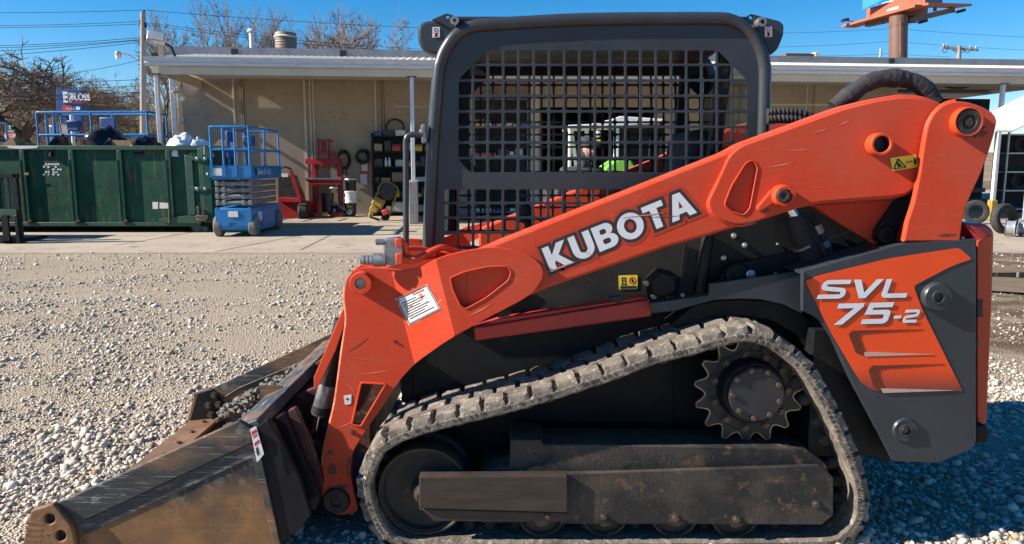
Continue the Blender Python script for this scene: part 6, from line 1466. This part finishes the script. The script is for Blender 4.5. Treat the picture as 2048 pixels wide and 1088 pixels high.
# ---- tilt cylinder and guard at the front
tg = part('tilt_cylinder', [tube([P(686,640,.28), P(643,815,.28)], .034, 18), tube([P(644,811,.28), P(640,826,.28)], .039, 18)], 'darkpanel', LD)
part('cylinder_head', [tube([P(655,768,.279), P(639,828,.279)], .036, 18)], 'greysteel', tg)
part('cylinder_rod', [tube([P(640,822,.28), P(624,890,.28)], .018, 16)], 'chrome', tg)
part('cylinder_guard', [plate([(692,603,4),(692,640),(672,700),(640,768,3),(628,782,3),(627,756),(676,640)], .22, .02, 3, .003)], 'orange2', tg)
cg2 = part('tilt_cylinder', [mir(tube([P(684,640,.36), P(643,815,.36)], .036, 18))], 'darkpanel', LD)
# ---- hydraulic couplers on the arm
hc = part('coupler_block', [plate([(768,478,4),(800,474,6),(806,500),(806,530,6),(780,534,6),(764,522,4)], .10, .05, 3, .006)], 'greysteel', LD)
for (x0, y0, x1, y1, r) in ((752,484,770,484,.012),(722,520,750,520,.018),(748,520,772,520,.026)):
    part('quick_coupler', [tube([P(x0,y0,.11), P(x1,y1,.11)], r, 14)], 'greysteel', hc)
for k in range(3): part('coupler_collar', [tube([P(726+k*8,520,.11), P(729+k*8,520,.11)], .0195, 14)], 'zinc', hc)
for (x, y) in ((799,485),(800,517)):
    part('orange_fitting', [obox(P(x,y,.105), (.028,.04,.034 if y < 500 else .045))], 'orange2', hc, bev=.004)
part('steel_line', [tube(crom([P(806,517,.105),P(825,521,.11),P(850,510,.13),P(880,496,.16),P(905,499,.20),P(925,507,.22)], 6), .014, 10)], 'orange2', LD)
part('steel_line', [tube(crom([P(804,485,.105),P(812,490,.11),P(814,510,.12),P(830,516,.16),P(870,512,.22)], 6), .010, 10)], 'orange2', LD)
part('steel_line', [tube(crom([P(815,497,.2),P(840,497,.22),P(880,506,.24)], 6), .010, 10)], 'orange2', LD)
part('cross_tray', [plate([(700,545),(720,530),(760,537),(900,500),(930,505),(900,540),(760,545)], .24, .10, 3, .004)], 'orange', LD)
# ---- cab cage
YK = .37; YKF = 2*YC-YK
tubepath = [(857,503),(866,300),(877,154),(883,122),(893,98),(912,72),(938,56),(975,50),(1060,45),(1160,40),(1300,38),(1432,38),(1462,42),(1488,54),(1508,74),(1521,100),(1527,125),(1529,160),(1525,300),(1516,430)]
tp = crom([P(x, y, YK) for x, y in tubepath], 5)
cab = part('cab_frame', [tube(tp, .0275, 16)], 'chartube', LD)
part('cab_frame_tube', [mir(tube(tp, .0275, 12))], 'chartube', cab)
def hole(x0, y0, x1, y1, cut=None):
    q = {None: [(x0,y0),(x1,y0),(x1,y1),(x0,y1)], 'tl': [(x1,y0),(x1,y1),(x0,y1)], 'tr': [(x0,y0),(x1,y1),(x0,y1)], 'bl': [(x0,y0),(x1,y0),(x1,y1)]}[cut]
    return [tuple(p) for p in fillet(q, 4, 2)]
holes = []
for r in range(8):
    y0 = 101.5+31.0*r; y1 = y0+26
    for c in range(19):
        sk = (r*.35)*(1-(c/9.0))*.6
        x0 = 918.2+30.43*c-sk; x1 = x0+25.4; cut = None
        if r == 0 and c in (0, 18): continue
        if r == 0 and c == 1: cut = 'tl'
        if r == 0 and c == 17: cut = 'tr'
        if r == 1 and c == 0: cut = 'tl'
        if r == 1 and c == 18: cut = 'tr'
        if r == 7 and c == 0: cut = 'bl'
        holes.append(hole(x0, y0, x1, y1, cut))
for r in range(4):
    y0 = 379+29.4*r; y1 = y0+24.5
    for c in range(15):
        holes.append(hole(889+29.9*c, y0, 889+29.9*c+24.8, y1))
plate_out = [(868,498),(876,300),(886,160),(892,125),(905,95),(928,72),(975,58),(1160,50),(1432,47),(1470,55),(1496,74),(1510,100),(1517,130),(1518,300),(1508,498)]
loops = [pl(plate_out, YK)]+[pl(h, YK) for h in holes]
grill_g = slabY(loops, YK-.006, .006, .0014)
part('window_guard', [grill_g], 'char', cab, smooth=False)
fl = [[(x, z) for x, z in l] for l in loops]
part('window_guard', [slabY(fl, YKF, .006, 0)], 'black', cab, smooth=False)
# roof, rear window, posts
A = P(900,70,YK); B = P(1500,70,YK)
part('cab_roof', [box(A.x+.02, B.x-.01, YK+.005, YKF-.005, A.z+.035, A.z+.075)], 'black', cab, bev=.01)
part('roof_liner', [box(A.x+.06, B.x-.06, YK+.01, YKF-.01, A.z-.03, A.z+.02)], 'black', cab)
zl = P(1200,152,YKF-.03).z; part('header_panel', [box(A.x+.04, B.x-.02, YKF-.06, YKF-.012, zl, A.z+.03)], 'black', cab)
for yy in (YK+.035, YKF-.035):
    part('cab_post', [tube([P(878,150,YK)+V((0,yy-YK,0)), P(868,500,YK)+V((0,yy-YK,0))], .022, 10)], 'black', cab)
    part('cab_post', [bar(P(1455,100,YK)+V((0,yy-YK,0)), P(1420,420,YK)+V((0,yy-YK,0)), .05, .05)], 'black', cab)
xg = P(1500,200,YK).x
part('rear_window', [box(xg-.006, xg, YK+.02, YKF-.02, 1.15, 1.95)], 'glass', cab)
part('weld_tab', [obox(P(x,y,YK-.004), (.016,.006,.006)) for x, y in ((1022,62),(1118,58),(1209,52),(1310,52),(1408,52))], 'char', cab)
# corner lamp housings
lb = part('lamp_housing', [plate([(835,52,10),(848,42,10),(905,38,6),(925,42),(905,70),(880,108,6),(868,109,8),(842,98,10),(835,80,12)], YK+.03, .10, 8, .012)], 'chartube', cab)
part('lamp_bracket', [plate([(862,39),(893,26,6),(905,30,6),(928,42),(905,60),(890,50)], YK+.01, .02, 4, .003, ([tuple(p) for p in circ(894.5,33.5,3.6,12)],))], 'char', lb)
part('bracket_boss', [disc(911,45,9,YK+.01,[(0,.02),(.38,.02),(.42,.045),(.9,.045),(1,.04),(1,-.02)], 18)], 'greysteel', lb)
rb = part('lamp_bracket', [plate([(1484,38),(1502,27,5),(1560,42,5),(1568,50,5),(1567,70),(1556,98,8),(1541,111,5),(1530,80)], YK+.02, .02, 4, .004, ([tuple(p) for p in circ(1502.5,34.5,3.6,12)],))], 'char', cab)
part('bracket_boss', [disc(1517,48,10,YK+.015,[(0,.02),(.38,.02),(.42,.05),(.9,.05),(1,.045),(1,-.02)], 18)], 'greysteel', rb)
for (x, y, pr) in ((872,64.5,lb),(1537,63.5,rb)):
    sticker('no_fire_sticker', [(x-7.5,y-10.5),(x+7.5,y-10.5),(x+7.5,y+10.5),(x-7.5,y+10.5)], YK+.015 if x > 1000 else YK+.027, 'paper', pr, ring_marks(.5,.27,.28,.19,'ink',.3,14)+[('redink', [(.22,.52),(.34,.48),(.8,.9),(.7,.96)]), ('redink', [(.66,.48),(.8,.54),(.34,.96),(.22,.9)]), ('ink', R_(.38,.6,.62,.9))])
# grab rail at the cab's front edge
gr = part('grab_rail', [tube(fillet([P(846,270,YK-.03),P(812,268,YK-.03),P(812,540,YK-.06)], .07, 8, closed=False), .0125, 12)], 'chartube', cab)
part('rail_bracket', [plate([(841,250,3),(850,247,3),(854,284,3),(843,287,3)], YK-.04, .03, 2, .004)], 'greysteel', gr)
bolt(843,262,YK-.045,gr,.9,True)
# seat, levers and console inside
seat = part('operator_seat', [box(.30,.72,.52,1.0,.98,1.10)], 'blackrub', LD, bev=.04)
part('seat_back', [xf(box(-.06,.06,.52,1.0,0,.62), Matrix.Translation((.74,0,1.05)) @ Matrix.Rotation(.16,4,'Y'))], 'blackrub', seat, bev=.04)
part('lap_bar', [tube(fillet([V((.70,.50,1.30)),V((.25,.50,1.12)),V((.18,1.02,1.12)),V((.70,1.02,1.30))], .08, 5, closed=False), .02, 8)], 'black', seat)
part('control_lever', [tube(crom([P(1058,470,.45),P(1056,440,.45),P(1052,428,.45)], 4), .018, 10), lathe(P(1050,425,.45), (-.1,0,1), [(0,-.05),(.028,-.04),(.036,-.01),(.03,.02),(.018,.034),(0,.036)], 16)], 'blackrub', seat)
part('cab_console', [xf(box(-.12,.12,.40,.50,-.02,.02), Matrix.Translation((.15,0,1.12)) @ Matrix.Rotation(.7,4,'Y'))], 'black', seat)
part('fire_bottle', [tube([V((-.12,.60,.80)), V((-.06,.60,.92))], .05, 14)], 'white', LD)
# hoses above the boom
part('hose_sleeve', [tube(crom([P(1668,216,.26),P(1700,190,.26),P(1740,164,.26),P(1785,156,.26),P(1825,163,.26),P(1852,180,.26),P(1870,205,.26)], 14), lambda t: .034+.007*mnoise.noise(V((t*9,2.2,0)))+.003*mnoise.noise(V((t*31,5,0))), 16)], 'blackcloth', LD)
for k, (yy, Y) in enumerate(((226,.30),(240,.28))):
    hp = crom([P(1534,yy,Y),P(1565,yy-2,Y),P(1600,yy+1,Y),P(1640,yy+14,Y)], 16)
    part('ribbed_hose', [tube(hp, lambda t: .017+.002*math.sin(t*80), 12)], 'blackrub', LD)
# ---- bucket
YB0 = -.05; YB1 = 1.46
bk = part('bucket', [plate([(70,1100,2),(100,1030,4),(470,850,2),(500,868,2),(556,1092,2),(540,1102),(110,1112)], YB0, .016, 2, .002)], 'bucketrust', LD)
WB = lambda px, py: P(px, py, YB0)
q = [WB(108,1011), WB(477,842), WB(502,860), WB(502,887), WB(156,1048), WB(128,1036)]
part('side_strip', [plate([(104,1011,3),(477,842,3),(503,858,3),(503,886,2),(156,1047,3),(128,1036,3)], YB0-.012, .028, 2, .004)], 'bucket', bk)
part('side_step', [plate([(156,1047),(503,886),(520,905),(560,1090),(548,1094),(505,915),(170,1070)], YB0-.004, .01, 2, .002)], 'bucket', bk)
zf = .012
xb0 = WB(556,1090).x; xt = WB(490,848); xf0 = WB(60,1090).x
part('bucket_floor', [box(xf0+.06, xb0, YB0+.02, YB1, .002, .018)], 'bucketrust', bk)
part('bucket_back', [slabY([[(xb0-.02,.0),(xb0,.0),(xt.x+.02,xt.z-.02),(xt.x-.02,xt.z-.02),(xb0-.06,.1)]], YB0+.017, YB1-YB0-.034, 0)], 'bucket', bk)
part('top_lip', [xf(box(-.085,.055,YB0+.01,YB1,-.03,.016), Matrix.Translation((xt.x,0,xt.z-.02)) @ Matrix.Rotation(-.42,4,'Y'))], 'bucket', bk, bev=.006)
part('top_lip_gusset', [xf(box(-.10,.0,.42,.428,-.05,.03), Matrix.Translation((xt.x,0,xt.z-.02)))], 'bucket', bk)
far_pts = [(q_.x, q_.z) for q_ in pw(fillet([(70,1100,2),(61,1021,6),(108,1009,3),(477,842,3),(503,858,3),(556,1092,2)], 3), YB0)]
part('side_plate', [slabY([far_pts], YB1-.016, .018, .002)], 'bucket', bk)
part('side_bead', [tube([V((q_.x, YB1-.018, q_.z-.0)) for q_ in pw([(150,1035),(200,1003),(300,962),(420,915),(440,890),(470,866)], YB0)], .0035, 6)], 'framebr', bk)
# corner cutters
cut_pts = [(61,1021,6),(104,1008,5),(112,1014,5),(140,1050,8),(150,1085,5),(148,1102),(40,1102),(45,1085)]
hh = [[tuple(p) for p in circ(99,1038,10.5,20)], [tuple(p) for p in circ(121,1072,10.5,20)]]
nc = part('corner_cutter', [plate(cut_pts, YB0-.035, .03, 3, .006, hh)], 'edge', bk)
for (x, y) in ((99,1038),(121,1072)):
    part('bolt_hole', [disc(x, y, 10.5, YB0-.012, [(0,0),(1.05,0)], 20)], 'ink', nc)
for k in range(5):
    part('wear_groove', [plate([(52+k*0,1042+k*11.5),(86-k*2,1046+k*11.5,3),(88-k*2,1051+k*11.5,3),(51,1048+k*11.5)], YB0-.0362, .003, 1, .0008)], 'edge', nc)
fcut = [(q_.x, q_.z) for q_ in pw(fillet(cut_pts, 3), YB0)]
fc2 = part('corner_cutter', [slabY([fcut], YB1+.006, .035, .004)], 'edge', bk)
part('cutter_backing', [slabY([[(x+.03, z+.004) for x, z in fcut]], YB1-.03, .02, .003)], 'black', fc2)
for (x, y) in ((112,1022),(96,1052),(126,1050),(104,1080)):
    c = P(x, y, YB0); put('bolt', bolt_me, fc2, Matrix.Translation((c.x+.03, YB1-.032, c.z)) @ Matrix.Scale(1.5, 4))
ce = part('cutting_edge', [xf(box(-.09,.09,YB0,YB1,-.006,.016), Matrix.Translation((xf0+.08,0,.022)) @ Matrix.Rotation(-.10,4,'Y'))], 'edge', bk, bev=.004)
for k in range(9):
    put('bolt', mesh('bolt', [lathe((0,0,0), (0,0,1), [(0,.014),(.013,.014),(.013,0)], 6)], 'bolt', smooth=False) if k == 0 else EB, ce, Matrix.Translation((xf0+.10, YB0+.10+k*.165, .038)))
    if k == 0: EB = [o for o in KIDS(ce)][0].data
# dried mud inside the far side
def mudlump(n, seed):
    r = random.Random(seed); gs = []
    for k in range(n):
        t = r.random()**.8; a = P(170, 1040, YB0).lerp(P(480, 862, YB0), t)
        c = V((a.x+r.uniform(-.05,.05), YB1-.03-abs(r.gauss(0,.05)), max(.03, a.z-.04-r.random()*(.05+.16*t))))
        R = r.uniform(.006,.019)
        vs = []; fs = []
        m = 7
        for i in range(5):
            for j in range(m):
                th = math.pi*i/4; ph = 2*math.pi*j/m; s = R*(1+r.uniform(-.35,.35))
                vs.append(c+V((math.sin(th)*math.cos(ph)*s*1.3, math.sin(th)*math.sin(ph)*s, math.cos(th)*s)))
        for i in range(4):
            for j in range(m): fs.append((i*m+j, i*m+(j+1) % m, (i+1)*m+(j+1) % m, (i+1)*m+j))
        gs.append((vs, fs))
    return gs
part('dried_mud', mudlump(1100, 3), 'mud', bk, kind='stuff')
# ---- quick-attach coupler between bucket and arm
qa = part('quick_attach', [plate([(503,862,3),(535,838,4),(562,884),(600,960),(622,1030,4),(600,1058,4),(556,1090,3),(548,1062)], YB0+.005, .03, 3, .003)], 'black', LD)
part('attach_plate', [plate([(535,838),(570,800),(640,770),(662,800),(650,900),(640,1010),(615,1030)], .44, .03, 6, .004)], 'rustred', qa)
part('attach_plate', [plate([(510,820),(560,784),(640,720),(662,705),(664,760),(600,800),(545,850)], .78, .03, 4, .004)], 'rustred', qa)
part('attach_rib', [plate([(548,838),(566,826),(600,905),(640,990),(618,1000)], .05, .03, 4, .004)], 'black', qa)
part('attach_rib', [plate([(575,822),(590,815),(625,890),(645,960),(640,1000)], .12, .03, 4, .004)], 'rustred', qa)
part('attach_base', [box(xb0-.0, -.62, .22, 2*YC-.22, .06, .20)], 'black', qa, bev=.01)
part('attach_back', [xf(box(-.02,.03,.08,2*YC-.08,0,.40), Matrix.Translation((-.88,0,.08)) @ Matrix.Rotation(-.30,4,'Y'))], 'rustred', qa)
part('attach_ear', [plate([(560,905),(600,880),(640,888),(648,930),(644,1010),(600,1010)], .19, .03, 12, .004)], 'black', qa)
part('lock_lever', [tube(crom([P(548,816,.40),P(566,838,.38),P(576,872,.36),P(588,884,.36),P(612,886,.36)], 6), .011, 8)], 'rustred', qa)
part('lock_spring', [tube([P(602+math.cos(k*.9)*2, 838-k*1.2, .40+.01*math.sin(k*.9)) for k in range(14)], .004, 5)], 'bolt', qa)
part('lock_foot', [plate([(612,968,4),(628,950,4),(638,1000,4),(630,1020,4),(612,1022,4)], .08, .03, 3, .003)], 'grime', qa)
sticker('torn_label', [(500,858),(512,852),(528,908),(514,925)], YB0-.014, 'paper', bk, [('redink', R_(.1,.1,.9,.2)), ('redink', R_(.15,.45,.85,.55)), ('ink', R_(.2,.62,.5,.85)), ('redink', R_(.2,.25,.8,.3))])
# heavier wear low on the bucket's near side plate: dark paint survives along the top, bare rust below
M_ = MT['bucketrust']; n_b = M_.node_tree.nodes; l_b = M_.node_tree.links; b_b = n_b['Principled BSDF']; src = b_b.inputs['Base Color'].links[0].from_socket
g_b = n_b.new('ShaderNodeNewGeometry'); s_b = n_b.new('ShaderNodeSeparateXYZ'); l_b.new(g_b.outputs['Position'], s_b.inputs[0])
t_b = n_b.new('ShaderNodeTexNoise'); t_b.inputs['Scale'].default_value = 7; t_b.inputs['Detail'].default_value = 8; t_b.inputs['Roughness'].default_value = .75; l_b.new(g_b.outputs['Position'], t_b.inputs['Vector'])
# height of the wear line follows the slope of the strip: z + 0.42*x
m1 = n_b.new('ShaderNodeMath'); m1.operation = 'MULTIPLY_ADD'; l_b.new(s_b.outputs['X'], m1.inputs[0]); m1.inputs[1].default_value = -.20; l_b.new(s_b.outputs['Z'], m1.inputs[2])
m2 = n_b.new('ShaderNodeMath'); m2.operation = 'MULTIPLY_ADD'; l_b.new(t_b.outputs[0], m2.inputs[0]); m2.inputs[1].default_value = .30; l_b.new(m1.outputs[0], m2.inputs[2])
r_b = n_b.new('ShaderNodeMapRange'); r_b.inputs[1].default_value = .56; r_b.inputs[2].default_value = .68; l_b.new(m2.outputs[0], r_b.inputs[0])
x_b = n_b.new('ShaderNodeMix'); x_b.data_type = 'RGBA'; l_b.new(r_b.outputs[0], x_b.inputs[0]); l_b.new(src, x_b.inputs[6])
t2 = n_b.new('ShaderNodeTexNoise'); t2.inputs['Scale'].default_value = 30; t2.inputs['Detail'].default_value = 5; l_b.new(g_b.outputs['Position'], t2.inputs['Vector'])
r2 = n_b.new('ShaderNodeMapRange'); r2.inputs[1].default_value = .52; r2.inputs[2].default_value = .66; l_b.new(t2.outputs[0], r2.inputs[0])
x2 = n_b.new('ShaderNodeMix'); x2.data_type = 'RGBA'; l_b.new(r2.outputs[0], x2.inputs[0]); x2.inputs[6].default_value = (.022,.026,.029,1); x2.inputs[7].default_value = (.09,.105,.11,1)
l_b.new(x2.outputs[2], x_b.inputs[7]); l_b.new(x_b.outputs[2], b_b.inputs['Base Color'])
